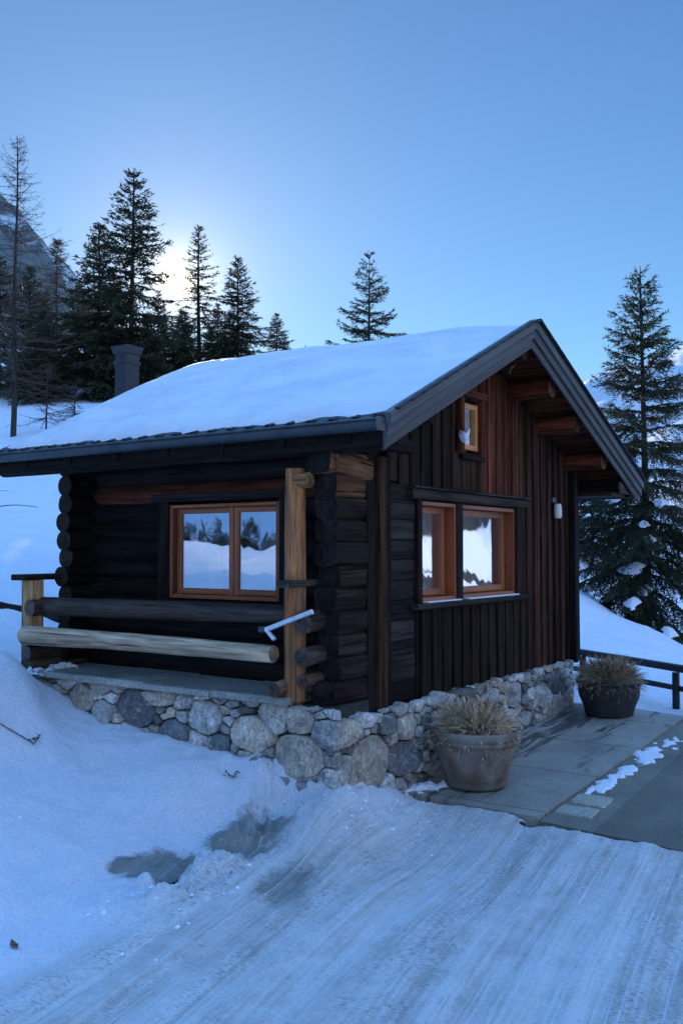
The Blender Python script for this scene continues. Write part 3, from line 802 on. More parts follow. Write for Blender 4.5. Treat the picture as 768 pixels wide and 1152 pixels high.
while x < 4.46:
    top = roofz(x) - .16
    wd = .168
    spans = []
    if x < .80: spans = [(2.22 + rng.normal(0, .015), top)]
    elif x < GX1 + .2:
        spans = [(.37, 1.15), (2.20 + rng.normal(0, .015), top)]
        if SX0 - .1 < x < SX1 + .1: spans = [(.37, 1.15), (2.20, SZ0 - .04), (SZ1 + .04, top)]
    else: spans = [(.365, 1.7 if False else top)]
    for a, b in spans:
        vboard(x, a, b, wd, .03, gcol(x, (a + b) / 2 + .1))
        if not (SX0 - .02 < x + .095 < SX1 + .02 and b > SZ0 - .1):
            big = x > 2.98
            vboard(x + .095, a - .02 * rng.random(), min(b, roofz(x + .095) - .16), .085 if big else .05, .055 if big else .048, gcol(x + .095, (a + b) / 2 + .2))
    x += .19
# horizontal planks in the bay left of the window and the narrow bay right of it
for bx0, bx1 in ((.34, .75), (3.04, 3.14)):
    z = .39
    while z < 2.2:
        boxb(mb, (bx0, -.022 + rng.normal(0, .003), z), (bx1, -.001, min(2.22, z + .165)), jit((.021, .0165, .0145), .3), .008, 0, 6, .004); z += .17
# bottom rail, corner trim
boxb(mb, (.0, -.035, .375), (.12, 0, roofz(.05) - .2), jit(DK), .008, 2, 12, .004)
boxb(mb, (.13, -.075, .37), (.24, -.0, 2.42), jit((.042, .019, .010), .1), .012, 2, 14, .01)
boxb(mb, (.26, -.05, .375), (.33, 0, 2.5), jit(DK), .008, 2, 12, .004)
# backing sheet behind the cladding, with the openings left out
for lo, hi in (((-.0, .002, .34), (.82, .05, 2.6)), ((.8, .002, .34), (4.5, .05, GZ0 - .045)), ((GX1 + .03, .002, .34), (4.5, .05, 2.62)), ((.8, .002, GZ1 + .03), (4.5, .05, SZ0 - .02)),
               ((.6, .002, 2.4), (SX0 - .02, .05, 2.95)), ((1.1, .002, 2.6), (SX0 - .02, .05, 3.22)), ((SX1 + .02, .002, 2.5), (3.2, .05, 3.05)), ((SX1 + .02, .002, 2.5), (2.6, .05, 3.35)), ((1.2, .002, SZ1 + .03), (2.6, .05, 3.35)), ((1.6, .002, 3.2), (2.4, .05, 3.6)), ((3.0, .002, 2.5), (3.9, .05, 2.8))):
    boxb(mb, lo, hi, DK, .002)
mb.build('gable_wall', M['wood'], cabin)
mb = MB()
boxb(mb, (4.36, -.10, .36), (4.52, .12, 2.75), jit(DK), .012, 2, 12, .005)
boxb(mb, (4.28, -.14, .355), (4.37, -.02, 2.7), jit(DK), .012, 2, 12, .005)
mb.build('corner_post', M['wood_dark'], cabin)
mb = MB(); boxb(mb, (4.45, .1, .34), (4.52, 3.3, 2.7), DK, .004); mb.build('end_wall', M['wood_dark'], cabin)
mb = MB(); boxb(mb, (.22, .06, .36), (4.44, 3.2, .42), (.1, .07, .05)); mb.build('floor', M['interior'], cabin)
mb = MB(); boxb(mb, (.9, .7, .42), (4.4, .74, 2.6), (.2, .2, .2)); boxb(mb, (.75, .2, .42), (.79, 3.2, 2.6), (.2, .2, .2)); mb.build('partition', M['interior'], cabin)

# windows ----------------------------------------------------------
WW = (.29, .085, .026); WWD = (.17, .045, .015)
def curtain(parent, p0, p1, z0, z1, n=40, amp=.025, axis_n=(1, 0, 0)):
    p0 = np.array(p0); p1 = np.array(p1); nn = np.array(axis_n, float); V = []; rows = 8
    for r_ in range(rows):
        zz = z1 + (z0 - z1) * r_ / (rows - 1)
        for i in range(n):
            t = i / (n - 1); b = p0 + (p1 - p0) * t
            V.append(np.array([b[0], b[1], zz]) + nn * amp * math.sin(t * 44 + math.sin(t * 9) * 2) * (.6 + .4 * r_ / rows))
    F = [(r_ * n + i, r_ * n + i + 1, (r_ + 1) * n + i + 1, (r_ + 1) * n + i) for r_ in range(rows - 1) for i in range(n - 1)]
    m = MB(); m.add(V, F, tint=(1, 1, 1)); m.build('curtain', M['curtain'], parent)
# side window
mb = MB()
boxb(mb, (-.055, WY1 + .01, 1.14), (.12, WY1 + .13, 2.16), jit(DK2), .006, 2, 6, .003); boxb(mb, (-.055, WY0 - .12, 1.14), (.12, WY0 - .01, 2.16), jit(DK2), .006, 2, 6, .003)
boxb(mb, (-.075, WY0 - .15, 2.105), (.12, WY1 + .20, 2.175), jit((.03, .026, .024)), .006, 1, 8, .003); boxb(mb, (-.06, WY0 - .12, 1.13), (.12, WY1 + .13, 1.205), jit(DK2), .006, 1, 8, .003)
sw = mb.build('window', M['wood_dark'], cabin)
mb = MB(); X0 = .035
boxb(mb, (-.035, WY1 - .035, WZ0), (.13, WY1 + .005, WZ1), WWD, .004, 2); boxb(mb, (-.035, WY0 - .005, WZ0), (.13, WY0 + .03, WZ1), WWD, .004, 2)
boxb(mb, (-.035, WY0 + .032, WZ1 - .03), (.13, WY1 - .037, WZ1), WW, .004, 1); boxb(mb, (-.035, WY0 + .032, WZ0), (.13, WY1 - .037, WZ0 + .035), WW, .004, 1)
mb.build('frame', M['window_wood'], sw)
ym = 1.40
for a, b in ((WY0 + .035, ym - .004), (ym + .004, WY1 - .04)):
    mb = MB(); t = .052; x0, x1 = .02, .062; c = jit((.30, .095, .030), .08)
    boxb(mb, (x0, a, WZ0 + .037), (x1, a + t, WZ1 - .032), c, .006, 2); boxb(mb, (x0, b - t, WZ0 + .037), (x1, b, WZ1 - .032), c, .006, 2)
    boxb(mb, (x0 + .002, a + t, WZ0 + .037), (x1 - .002, b - t, WZ0 + .092), c, .006, 1); boxb(mb, (x0 + .002, a + t, WZ1 - .082), (x1 - .002, b - t, WZ1 - .032), c, .006, 1)
    sash = mb.build('sash', M['window_wood'], sw)
    mb = MB(); boxb(mb, (.04, a + t - .004, WZ0 + .088), (.046, b - t + .004, WZ1 - .078), (1, 1, 1), .001); mb.build('pane', M['porch_glass'], sw)
curtain(sw, (.16, WY1 - .08, 0), (.16, ym + .06, 0), WZ0 + .02, WZ1)
curtain(sw, (.17, WY0 + .22, 0), (.17, WY0 + .06, 0), WZ0 + .02, WZ1, 20)
# gable window
mb = MB()
boxb(mb, (GX0 - .085, -.06, 1.2), (GX0 - .005, .05, 2.10), jit(DK2), .008, 2, 6, .003); boxb(mb, (GX1 - .0, -.06, 1.2), (GX1 + .19, .05, 2.10), jit(DK2), .008, 2, 6, .003)
boxb(mb, (GX0 - .20, -.075, 2.105), (GX1 + .24, .05, 2.19), jit((.032, .026, .022)), .008, 0, 8, .004); boxb(mb, (GX0 - .21, -.105, 2.193), (GX1 + .28, .0, 2.215), jit((.03, .026, .024)), .006, 0, 8, .004)
boxb(mb, (GX0 - .19, -.115, 1.145), (GX1 + .24, .05, 1.197), jit((.03, .026, .024)), .012, 0, 8, .004)
boxb(mb, (1.515, -.045, 1.2), (1.63, .06, 2.10), jit((.026, .02, .018)), .006, 2, 6, .003)
gw = mb.build('window', M['wood'], cabin)
for a, b in ((GX0, 1.512), (1.633, GX1 - .005)):
    mb = MB()
    boxb(mb, (a, -.03, GZ0 - .04), (a + .025, .16, GZ1 + .02), WWD, .003, 2); boxb(mb, (b - .025, -.03, GZ0 - .04), (b, .16, GZ1 + .02), (.27, .062, .017), .003, 2)
    boxb(mb, (a + .026, -.03, GZ1 - .015), (b - .026, .16, GZ1 + .02), WW, .003, 0); boxb(mb, (a + .026, -.03, GZ0 - .04), (b - .026, .16, GZ0 - .005), WW, .003, 0)
    mb.build('frame', M['window_wood'], gw)
    mb = MB(); t = .06; y0, y1 = .07, .115; c = jit((.30, .095, .030), .08); a2, b2 = a + .027, b - .027
    boxb(mb, (a2, y0, GZ0), (a2 + t, y1, GZ1 - .017), c, .006, 2); boxb(mb, (b2 - t, y0, GZ0), (b2, y1, GZ1 - .017), c, .006, 2)
    boxb(mb, (a2 + t, y0 + .002, GZ0), (b2 - t, y1 - .002, GZ0 + .062), c, .006, 0); boxb(mb, (a2 + t, y0 + .002, GZ1 - .08), (b2 - t, y1 - .002, GZ1 - .017), c, .006, 0)
    mb.build('sash', M['window_wood'], gw)
    mb = MB(); boxb(mb, (a2 + t - .004, .092, GZ0 + .058), (b2 - t + .004, .098, GZ1 - .076), (1, 1, 1), .001); mb.build('pane', M['glass'], gw)
    curtain(gw, (b2 - .26, .2, 0), (b2 - .04, .2, 0), GZ0, GZ1, 18, .02, (0, 1, 0))
# thin line of snow on the sill
mb = MB(); boxb(mb, (GX0 + .02, -.10, 1.198), (1.50, -.032, 1.209), (1, 1, 1), .004); boxb(mb, (1.65, -.10, 1.198), (GX1 - .05, -.032, 1.210), (1, 1, 1), .004)
mb.build('sill_snow', M['clean_snow'], gw)
# small gable window
mb = MB()
for lo, hi, ax in (((SX0 - .06, -.07, SZ0 - .05), (SX0, .05, SZ1 + .05), 2), ((SX1, -.07, SZ0 - .05), (SX1 + .06, .05, SZ1 + .05), 2)): boxb(mb, lo, hi, jit(RED, .1), .006, ax, 4, .003)
boxb(mb, (SX0 - .1, -.085, SZ1 + .052), (SX1 + .1, .05, SZ1 + .12), jit(RED, .1), .006, 0, 4, .003)
boxb(mb, (SX0 - .06, -.08, SZ0 - .10), (SX1 + .06, .05, SZ0 - .052), jit(DK2, .1), .006, 0, 4, .003)
s2 = mb.build('window', M['wood'], cabin)
mb = MB(); c = (.66, .28, .08); t = .05
boxb(mb, (SX0 + .002, -.03, SZ0), (SX0 + t, .03, SZ1), c, .005, 2); boxb(mb, (SX1 - t, -.03, SZ0), (SX1 - .002, .03, SZ1), c, .005, 2)
boxb(mb, (SX0 + t, -.028, SZ0), (SX1 - t, .028, SZ0 + t), c, .005, 0); boxb(mb, (SX0 + t, -.028, SZ1 - t), (SX1 - t, .028, SZ1), c, .005, 0)
mb.build('sash', M['window_wood'], s2)
mb = MB(); boxb(mb, (SX0 + t - .004, -.003, SZ0 + t - .004), (SX1 - t + .004, .003, SZ1 - t + .004), (1, 1, 1), .001); mb.build('pane', M['glass'], s2)
curtain(s2, (SX1 - .16, .08, 0), (SX1 - .05, .08, 0), SZ0, SZ1, 12, .015, (0, 1, 0))

# roof -------------------------------------------------------------
OG = .56; YB = 3.98
mb = MB()
def slope(xa, xb, ya, yb, t0, t1, c, mbx, dark=None):
    """slab following the roof line between two x positions, from t0 below the line to t1 below"""
    V = []
    for xx in (xa, xb):
        for yy in (ya, yb):
            for tt in (t0, t1): V.append((xx, yy, roofz(xx) - tt))
    F = [(0, 2, 6, 4), (1, 5, 7, 3), (0, 4, 5, 1), (2, 3, 7, 6), (0, 1, 3, 2), (4, 6, 7, 5)]
    V = np.array(V); mbx.add(V, F, np.stack([V[:, 1], V[:, 0], V[:, 2]], 1) + rng.uniform(-9, 9, 3), c, False)
slope(XL, XM, -OG, YB, .0, .05, DK, mb); slope(XM, XR, -OG, YB, .0, .05, DK, mb)
# underside boarding, laid plank by plank
for a, b in ((XL, XM), (XM, XR)):
    n = 15 if a == XL else 18
    xs = np.linspace(a, b, n + 1)
    for p, q in zip(xs[:-1], xs[1:]): slope(p + .004, q - .004, -OG + .03, YB - .02, .052, .085, jit((.085, .026, .012), .3) if p > .6 else jit(DK, .2), mb)
roof = mb.build('roof', M['wood'], cabin)
# barge boards in three steps
def rake(xa, xb, y0, y1, t0, t1, c, name, m, segs=10):
    mb = MB(); V = []; xs = np.linspace(xa, xb, segs + 1); off = rng.uniform(-9, 9, 3); G = []
    for xx in xs:
        for (yy, tt) in ((y0, t0 + .006), (y0, t1 - .006), (y0 + .006, t1), (y1, t1), (y1, t0), (y0 + .006, t0)):
            V.append((xx, yy, roofz(xx) - tt)); G.append((xx * 1.1, yy, tt))
    k = 6; F = [(i * k + j, i * k + (j + 1) % k, (i + 1) * k + (j + 1) % k, (i + 1) * k + j) for i in range(segs) for j in range(k)]
    F += [tuple(range(k))[::-1], tuple(segs * k + j for j in range(k))]
    mb.add(V, F, np.array(G) + off, c, False); return mb.build(name, m, roof)
G1 = (.085, .10, .105); G2 = (.06, .07, .074); G3 = (.05, .054, .056)
for a, b in ((XL - .02, XM - .0015), (XM + .0015, XR + .02)):
    rake(a, b, -OG - .07, -OG - .002, -.055, .035, jit(G1, .06), 'verge_board', M['verge'])
    rake(a, b, -OG - .045, -OG - .002, .038, .125, jit(G2, .06), 'verge_board', M['verge'])
    rake(a, b, -OG - .02, -OG - .002, .128, .215, jit(G3, .06), 'verge_board', M['verge'])
# tile edges peeping out of the snow along eave and verge
mb = MB()
slope(XL - .05, XL + .25, -OG - .02, YB + .02, -.035, -.004, (1, 1, 1), mb)
y = -OG + .02
while y < YB:
    sweep(mb, (XL - .065 + rng.normal(0, .006), y, roofz(XL - .06) + .036), (XL + .0, y, roofz(XL + .0) + .03), circ(.032, 8, .022), segs=1, tint=(1, 1, 1)); y += .20
x = XL + .05
while x < XM - .05:
    sweep(mb, (x, -OG - .085, roofz(x) + .055), (x + .17, -OG - .082, roofz(x + .17) + .062), rect(.05, .018, .004), segs=1, tint=(1, 1, 1), smooth=False); x += .175
x = XM + .02
while x < XR:
    sweep(mb, (x, -OG - .085, roofz(x) + .06), (x + .17, -OG - .082, roofz(x + .17) + .062), rect(.05, .018, .004), segs=1, tint=(1, 1, 1), smooth=False); x += .175
mb.build('roof_tiles', M['tile'], roof)
# eave: gutter, fascia
mb = MB(); n = 9; V = []; ysg = np.linspace(-OG - .03, YB + .12, 9)
for yy in ysg:
    for a in np.linspace(0, math.pi, n): V.append((XL - .095 + .065 * math.cos(a), yy, ZL - .02 - .075 * math.sin(a)))
    for a in np.linspace(math.pi, 0, n): V.append((XL - .095 + .058 * math.cos(a), yy, ZL - .02 - .067 * math.sin(a)))
k = 2 * n; F = [(i * k + j, i * k + (j + 1) % k, (i + 1) * k + (j + 1) % k, (i + 1) * k + j) for i in range(len(ysg) - 1) for j in range(k)]
mb.add(V, F, smooth=True)
for yy in (ysg[0] - .004, ysg[-1]): sweep(mb, (XL - .095, yy, ZL - .045), (XL - .095, yy + .006, ZL - .045), rect(.13, .10, .03), segs=1, tint=(1, 1, 1), smooth=False)
sweep(mb, (XL - .16, ysg[0], ZL - .016), (XL - .16, ysg[-1], ZL - .016), circ(.009, 8), segs=2)
mb.build('gutter', M['metal_dark'], roof)
mb = MB(); boxb(mb, (XL - .025, -OG, ZL - .20), (XL + .005, YB + .03, ZL - .02), jit(DK, .1), .006, 1, 10, .003)
for yy in np.arange(-.3, 3.9, .62): boxb(mb, (XL - .04, yy, ZL - .16), (XL + .9, yy + .09, ZL - .055), jit(DK, .1), .006, 0)
mb.build('fascia', M['wood_dark'], roof)
# purlins
def purlin(x, y0, y1, r_, c, dz=.19, cap=None, name='purlin'):
    mb = MB(); z_ = roofz(x) - dz
    sweep(mb, (x, y0, z_), (x, y1, z_), circ(r_, 14, r_ * .95), segs=10, noise=.014, tint=c, cap=cap or tuple(np.array(c) * .8)); return mb.build(name, M['wood'], cabin)
purlin(-.42, -.44, YB + .10, .095, jit(DK2, .1), .20)
purlin(.28, -.46, 3.6, .10, jit((.012, .01, .01), .1), .23)
purlin(2.03, -.50, 3.6, .085, jit((.05, .022, .014), .1), .24)
for x in (2.72, 3.42, 4.25): purlin(x, -.5, 3.6, .10, jit((.12, .03, .013), .12), .21, (.085, .04, .022))
purlin(5.05, -.5, 3.6, .09, jit((.03, .02, .014), .1), .19)
mb = MB(); z0 = 2.32
sweep(mb, (-.44, .02, 2.34), (.05, .02, 2.30), rect(.15, .17, .03), segs=5, noise=.02, tint=(.17, .08, .036), cap=(.24, .12, .055)); mb.build('corner_beam', M['wood'], cabin)
mb = MB(); sweep(mb, (-.52, .3, 2.2), (-.52, .16, 2.2), circ(.06, 12), segs=2, noise=.01, tint=(.2, .11, .05), cap=(.26, .15, .07)); mb.build('beam_end', M['wood'], cabin)
# soffit under the right eave
mb = MB(); boxb(mb, (4.5, -.5, 2.30), (5.28, 3.5, 2.335), jit((.03, .02, .015), .1), .004); boxb(mb, (4.75, -.53, 2.335), (5.2, -.50, 2.47), jit((.09, .065, .05), .1), .004); mb.build('soffit', M['wood'], cabin)
# ridge hook and loose wire
mb = MB(); p = [(2.03, -.4, 3.62), (2.03, -.4, 3.48), (2.0, -.4, 3.42), (1.93, -.4, 3.40), (1.9, -.4, 3.33)]
for a, b in zip(p[:-1], p[1:]): sweep(mb, a, b, circ(.016, 6), segs=1, tint=(.05, .03, .02))
mb.build('hook', M['wood'], cabin)

# snow on the roof
def roof_snow():
    V = []; nu, nv = 260, 130
    ys = np.linspace(-OG - .035, YB + .02, nu)
    s = np.linspace(0, 1, nv)
    Yg, S = np.meshgrid(ys, s, indexing='ij'); Yf = Yg.ravel(); Sf = S.ravel()
    # s 0..0.62 left slope (eave->ridge), rest right slope
    xl = XL - .015 + (XM - XL + .015) * np.clip(Sf / .6, 0, 1); xr = XM + (XR + .01 - XM) * np.clip((Sf - .6) / .4, 0, 1)
    xx = np.where(Sf <= .6, xl, xr)
    edge = xx - (XL - .015) + .11 * fbm(np.stack([Yf * 3.0, xx * 0, xx * 0], 1), 5, 71) - .03
    front = Yf + OG + .035; back = YB + .02 - Yf; right = XR + .01 - xx
    th = .10 + .03 * fbm(P3(xx, Yf, .9), 4, 73) + .012 * fbm(P3(xx, Yf, 4), 3, 74) + .085 * np.exp(-((xx - 1.12 + .05 * np.sin(Yf * 5)) / .40) ** 2) * sstep(Yf, .3, 1.2) * (1 - sstep(Yf, 1.2, 2.9)) + .05 * sstep(Yf, .5, 3.2) * sstep(xx, -.3, 1.2) 
    th = np.where(xx > XM, .13, th)
    th = th * np.sqrt(np.clip(edge / .16, 0, 1)) * (.38 + .62 * sstep(front, .05, .9)) * np.clip(front / .06, 0, 1) ** .5 * np.clip(back / .35, 0, 1) ** .5 * np.clip(right / .1, 0, 1) ** .5
    rz = np.where(xx < XM, ZA - (ZA - ZL) * (XM - xx) / (XM - XL), ZA - (ZA - ZR) * (xx - XM) / (XR - XM))
    # soften the ridge
    rz = rz - .03 * np.exp(-((xx - XM) / .12) ** 2)
    zz = rz + .012 + th + .008 * fbm(P3(xx, Yf, 5), 3, 75)
    top = np.stack([xx, Yf, zz], 1)
    ii, jj = np.meshgrid(np.arange(nu - 1), np.arange(nv - 1), indexing='ij')
    q = np.stack([ii * nv + jj, (ii + 1) * nv + jj, (ii + 1) * nv + jj + 1, ii * nv + jj + 1], -1).reshape(-1, 4)
    return link_mesh('roof_snow', top, q[:, ::-1], M['crust_snow'], None, True)
tag(roof_snow(), kind='stuff')

# chimney
mb = MB()
boxb(mb, (1.26, 4.14, 1.0), (1.47, 4.35, 3.97), (1, 1, 1), .012)
boxb(mb, (1.25, 4.13, 3.86), (1.48, 4.36, 3.89), (1, 1, 1), .006)
chim = mb.build('chimney', M['chimney'], cabin)
mb = MB(); V = []
for s, z_ in ((.105, 3.97), (.112, 3.975), (.135, 4.05), (.135, 4.065), (.12, 4.065), (.09, 4.0)):
    for a in ((-1, -1), (1, -1), (1, 1), (-1, 1)): V.append((1.36 + a[0] * s, 4.24 + a[1] * s, z_))
F = [(r_ * 4 + j, r_ * 4 + (j + 1) % 4, (r_ + 1) * 4 + (j + 1) % 4, (r_ + 1) * 4 + j) for r_ in range(5) for j in range(4)] + [(20, 21, 22, 23)]
mb.add(V, F, smooth=False); mb.build('chimney_cap', M['chimney'], chim)

# porch railing ------------------------------------------------------
mb = MB(); sweep(mb, (-.505, .31, .5), (-.505, .31, 2.29), circ(.082, 12), segs=16, noise=.014, tint=HONEY, scale1=.96, up=(1, 0, 0))
sweep(mb, (-.51, .29, .36), (-.505, .30, .52), circ(.06, 10), segs=2, noise=.01, tint=(.12, .06, .03)); mb.build('porch_post', M['wood_rail'], cabin)
mb = MB(); sweep(mb, (-.53, 3.46, .50), (-.53, 3.46, 1.37), rect(.16, .16, .02), segs=8, noise=.01, tint=(.42, .25, .11), up=(1, 0, 0), smooth=False); mb.build('railing_post', M['wood_rail'], cabin)
def rail(p0, p1, r0, r1, c, cap, name='railing_log', noise=.014, segs=18):
    mb = MB(); sweep(mb, p0, p1, circ(r0, 14), segs=segs, noise=noise, tint=c, cap=cap, scale1=r1 / r0, capdent=-.004, bend=.008); return mb.build(name, M['wood_rail'], cabin)
rail((-.46, 3.55, 1.125), (-.44, .36, 1.15), .088, .075, (.045, .033, .026), (.1, .075, .055))
rail((-.64, 3.42, .855), (-.64, .41, .862), .088, .068, (.44, .325, .21), (.2, .12, .07))
rail((-.64, 3.36, 1.115), (.1, 3.36, 1.12), .078, .07, (.05, .033, .022), (.13, .10, .075), segs=6)
rail((-.66, 3.38, .69), (.1, 3.38, .70), .07, .07, (.06, .038, .024), (.10, .085, .07), segs=6)
rail((-.66, 3.38, .575), (.1, 3.38, .58), .065, .06, (.06, .035, .022), (.07, .05, .035), segs=6)
rail((-.60, .165, 1.105), (.1, .165, 1.11), .084, .08, (.055, .036, .026), (.085, .06, .045), segs=6)
rail((-.60, .165, .84), (.1, .165, .845), .074, .07, (.075, .048, .034), (.06, .04, .03), segs=6)
rail((-.56, .20, .655), (.1, .20, .66), .055, .05, (.08, .045, .028), (.06, .04, .03), segs=4)
rail((-.70, .36, .60), (-.3, .36, .61), .058, .05, (.2, .12, .07), (.07, .045, .03), segs=4)
for y0, y1, c in ((3.36, 3.56, DK2), (.20, .34, (.045, .036, .03))):
    mb = MB(); sweep(mb, (-.70, (y0 + y1) / 2, 1.40), (.1 if y0 > 1 else -.15, (y0 + y1) / 2, 1.405), rect(y1 - y0, .055, .015), segs=6, noise=.008, tint=jit(c, .1), smooth=False); mb.build('railing_cap', M['wood'], cabin)
# lamp under the right eave
mb = MB(); boxb(mb, (3.80, -.06, 2.20), (3.90, .0, 2.26), (.05, .05, .05), .005); lamp = mb.build('wall_lamp', M['metal_dark'], cabin)
def lathe(mb, prof, c=(0, 0, 0), n=48, tint=(1, 1, 1), noise=0):
    V = []; prof = np.array(prof); a = np.linspace(0, 2 * math.pi, n, endpoint=False)
    for r_, z_ in prof: V.append(np.stack([c[0] + np.cos(a) * r_, c[1] + np.sin(a) * r_, np.full(n, c[2] + z_)], 1))
    V = np.vstack(V)
    if noise: V = V + fbm(V * 8, 3, 5)[:, None] * noise * np.stack([np.cos(np.tile(a, len(prof))), np.sin(np.tile(a, len(prof))), np.zeros(len(V))], 1)
    F = [(i * n + j, i * n + (j + 1) % n, (i + 1) * n + (j + 1) % n, (i + 1) * n + j) for i in range(len(prof) - 1) for j in range(n)]
    mb.add(V, F, None, tint, True)
mb = MB(); lathe(mb, [(.001, -.10), (.03, -.10), (.042, -.085), (.045, -.01), (.04, .05), (.03, .065), (.001, .066)], (3.85, -.1, 2.12), 20); mb.build('lamp_shade', M['lamp_glass'], lamp)

# white bar lying across the porch post -----------------------------
mb = MB()
pts = [(-.62, .49, 1.035), (-.635, .045, 1.205)]
sweep(mb, (-.66, .475, 1.045), (-.64, .05, 1.198), rect(.04, .035, .006), segs=4, noise=.001, tint=(1, 1, 1), smooth=False)
sweep(mb, (-.665, .47, 1.05), (-.665, .385, .975), rect(.035, .024, .006), segs=2, tint=(1, 1, 1), smooth=False)
br = mb.build('metal_bar', M['white_metal']); tag(br, 'pale metal bar with a bent foot fixed aslant across the honey coloured porch post', 'metal bar')
mb = MB(); sweep(mb, (-.66, .475, 1.045), (-.665, .53, 1.045), rect(.05, .045, .008), segs=1, tint=(1, 1, 1), smooth=False); mb.build('clamp', M['metal_dark'], br)

# scrap of snow caught left of the little window --------------------
mb = MB(); V = []; n = 14
for k_, (s, z_) in enumerate(((.05, 0), (.35, .02), (.75, .07), (1.0, .125), (.9, .14), (.4, .132), (.02, .13))):
    for j in range(n):
        a = 2 * math.pi * j / n; q = 1 + .22 * math.sin(j * 2.3 + k_) + .15 * math.cos(j * 4.1)
        V.append((1.56 + .065 * s * math.cos(a) * q, -.10 + .05 * s * math.sin(a) * q, 2.665 + z_ * .8 + .02 * math.sin(j * 1.9) * s + .03 * s * math.cos(a)))
F = [(r_ * n + j, r_ * n + (j + 1) % n, (r_ + 1) * n + (j + 1) % n, (r_ + 1) * n + j) for r_ in range(6) for j in range(n)]
mb.add(V, F, smooth=True); tag(mb.build('snow_clump', M['clean_snow']), 'small white clump of snow stuck to the gable boards left of the little window', 'snow clump')

# ------------------------------------------------------------------ pots
def pot(name, x, y, rim, base, h, m, label, prof, root=None):
    o = tag(empty(name, (x, y, deckz(x) + .001)), label, 'plant pot')
    mb = MB(); lathe(mb, [(a * rim if a > 0 else base * -a, b * h) for a, b in prof], (0, 0, 0), 64, noise=.004); mb.build('pot_body', m, o)
    mb = MB(); lathe(mb, [(rim * .88, h * .86), (rim * .5, h * .88), (.001, h * .9)], (0, 0, 0), 40); mb.build('soil', M['soil'], o)
    return o
def stalks(name, x, y, z, rad, hgt, n, label, seed, dark=1.0, red=None):
    r = np.random.default_rng(seed); mb = MB(); V = []; F = []; T = []
    for i in range(n):
        az = r.uniform(0, 2 * math.pi); ce = r.uniform(.02, 1); el = math.acos(ce); isr = False
        base = np.array([math.cos(az), math.sin(az), 0]) * r.uniform(.0, .5) * rad * math.sin(el) ** .5
        L = (rad * math.sin(el) * .78 + hgt * math.cos(el)) * r.uniform(.6, 1.12)
        d = np.array([math.cos(az) * math.sin(el), math.sin(az) * math.sin(el), math.cos(el)]) + r.normal(0, .16, 3); d /= np.linalg.norm(d)
        c = np.array([1, r.uniform(.9, 1.02), r.uniform(.78, 1)]) * r.uniform(.5, 1.4) * dark
        tip = base + d * L
        if red is not None and np.linalg.norm(tip - np.array(red[:3])) < red[3]: c = np.array([.30, .07, .07]) * r.uniform(.5, 1.2)
        side = np.cross(d, (0, 0, 1)); side /= max(1e-6, np.linalg.norm(side)); wd = r.uniform(.005, .010); seg = 4; p = base.copy(); k0 = len(V)
        pts = []
        for s in range(seg + 1):
            t = s / seg; ww = wd * (1 - .7 * t); nrm = np.cross(side, d)
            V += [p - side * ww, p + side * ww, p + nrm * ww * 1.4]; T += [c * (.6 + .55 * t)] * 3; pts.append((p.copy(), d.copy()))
            p = p + d * L / seg; d = d + np.array([0, 0, -.15 * (math.sin(el) + .1)]) + r.normal(0, .19, 3); d /= np.linalg.norm(d)
        for s in range(seg):
            a = k0 + s * 3
            for j in range(3): F.append((a + j, a + (j + 1) % 3, a + 3 + (j + 1) % 3, a + 3 + j))
        for p, dd in pts[1:]:
            for _ in range(2):
                e = dd * .8 + r.normal(0, .55, 3); e /= np.linalg.norm(e); l2 = r.uniform(.02, .05); kk = len(V)
                V += [p - side * .003, p + side * .003, p + e * l2]; T += [c * 1.05] * 3; F.append((kk, kk + 1, kk + 2))
    mb.add(V, F, None, np.array(T), False)
    return mb.build(name, M['straw'], None, None)
P1 = (.90, -.525); z1 = deckz(P1[0])
PROF1 = [(.001, .0), (-1.0, .0), (-1.03, .012), (-1.04, .06), (-1.0, .085), (-1.06, .14), (.86, .62), (.905, .70), (.92, .755), (.955, .765), (.985, .79), (.98, .82), (.95, .835), (.985, .855), (1.0, .88), (1.0, .96), (.985, .995), (.95, 1.0), (.905, .985), (.885, .85)]
pot('terracotta_pot', *P1, .385, .25, .475, M['terracotta'], 'large weathered terracotta pot with banded rim on the paved walk', PROF1)
s = stalks('dry_plant', 0, 0, 0, .275, .235, 2900, '', 21, 1.1, (.19, -.05, .20, .11)); s.location = (P1[0], P1[1], z1 + .40)
tag(s, 'dry straw coloured cushion of stalks with a dark red tuft in the terracotta pot', 'plant')
P2 = (3.86, -.66); z2 = deckz(P2[0])
PROF2 = [(.001, .0), (-1.0, .0), (-1.04, .03), (.80, .25), (.93, .55), (.965, .85), (.97, .90), (1.0, .905), (1.0, .965), (.985, .985), (.93, .985), (.90, .85)]
pot('dark_pot', *P2, .345, .245, .38, M['black_pot'], 'dark charcoal plant pot at the far end of the walk by the fence', PROF2)
s = stalks('dry_plant', 0, 0, 0, .295, .225, 2600, '', 22, .68); s.location = (P2[0], P2[1], z2 + .33)
tag(s, 'grey brown cushion of dry stalks in the dark charcoal pot', 'plant')

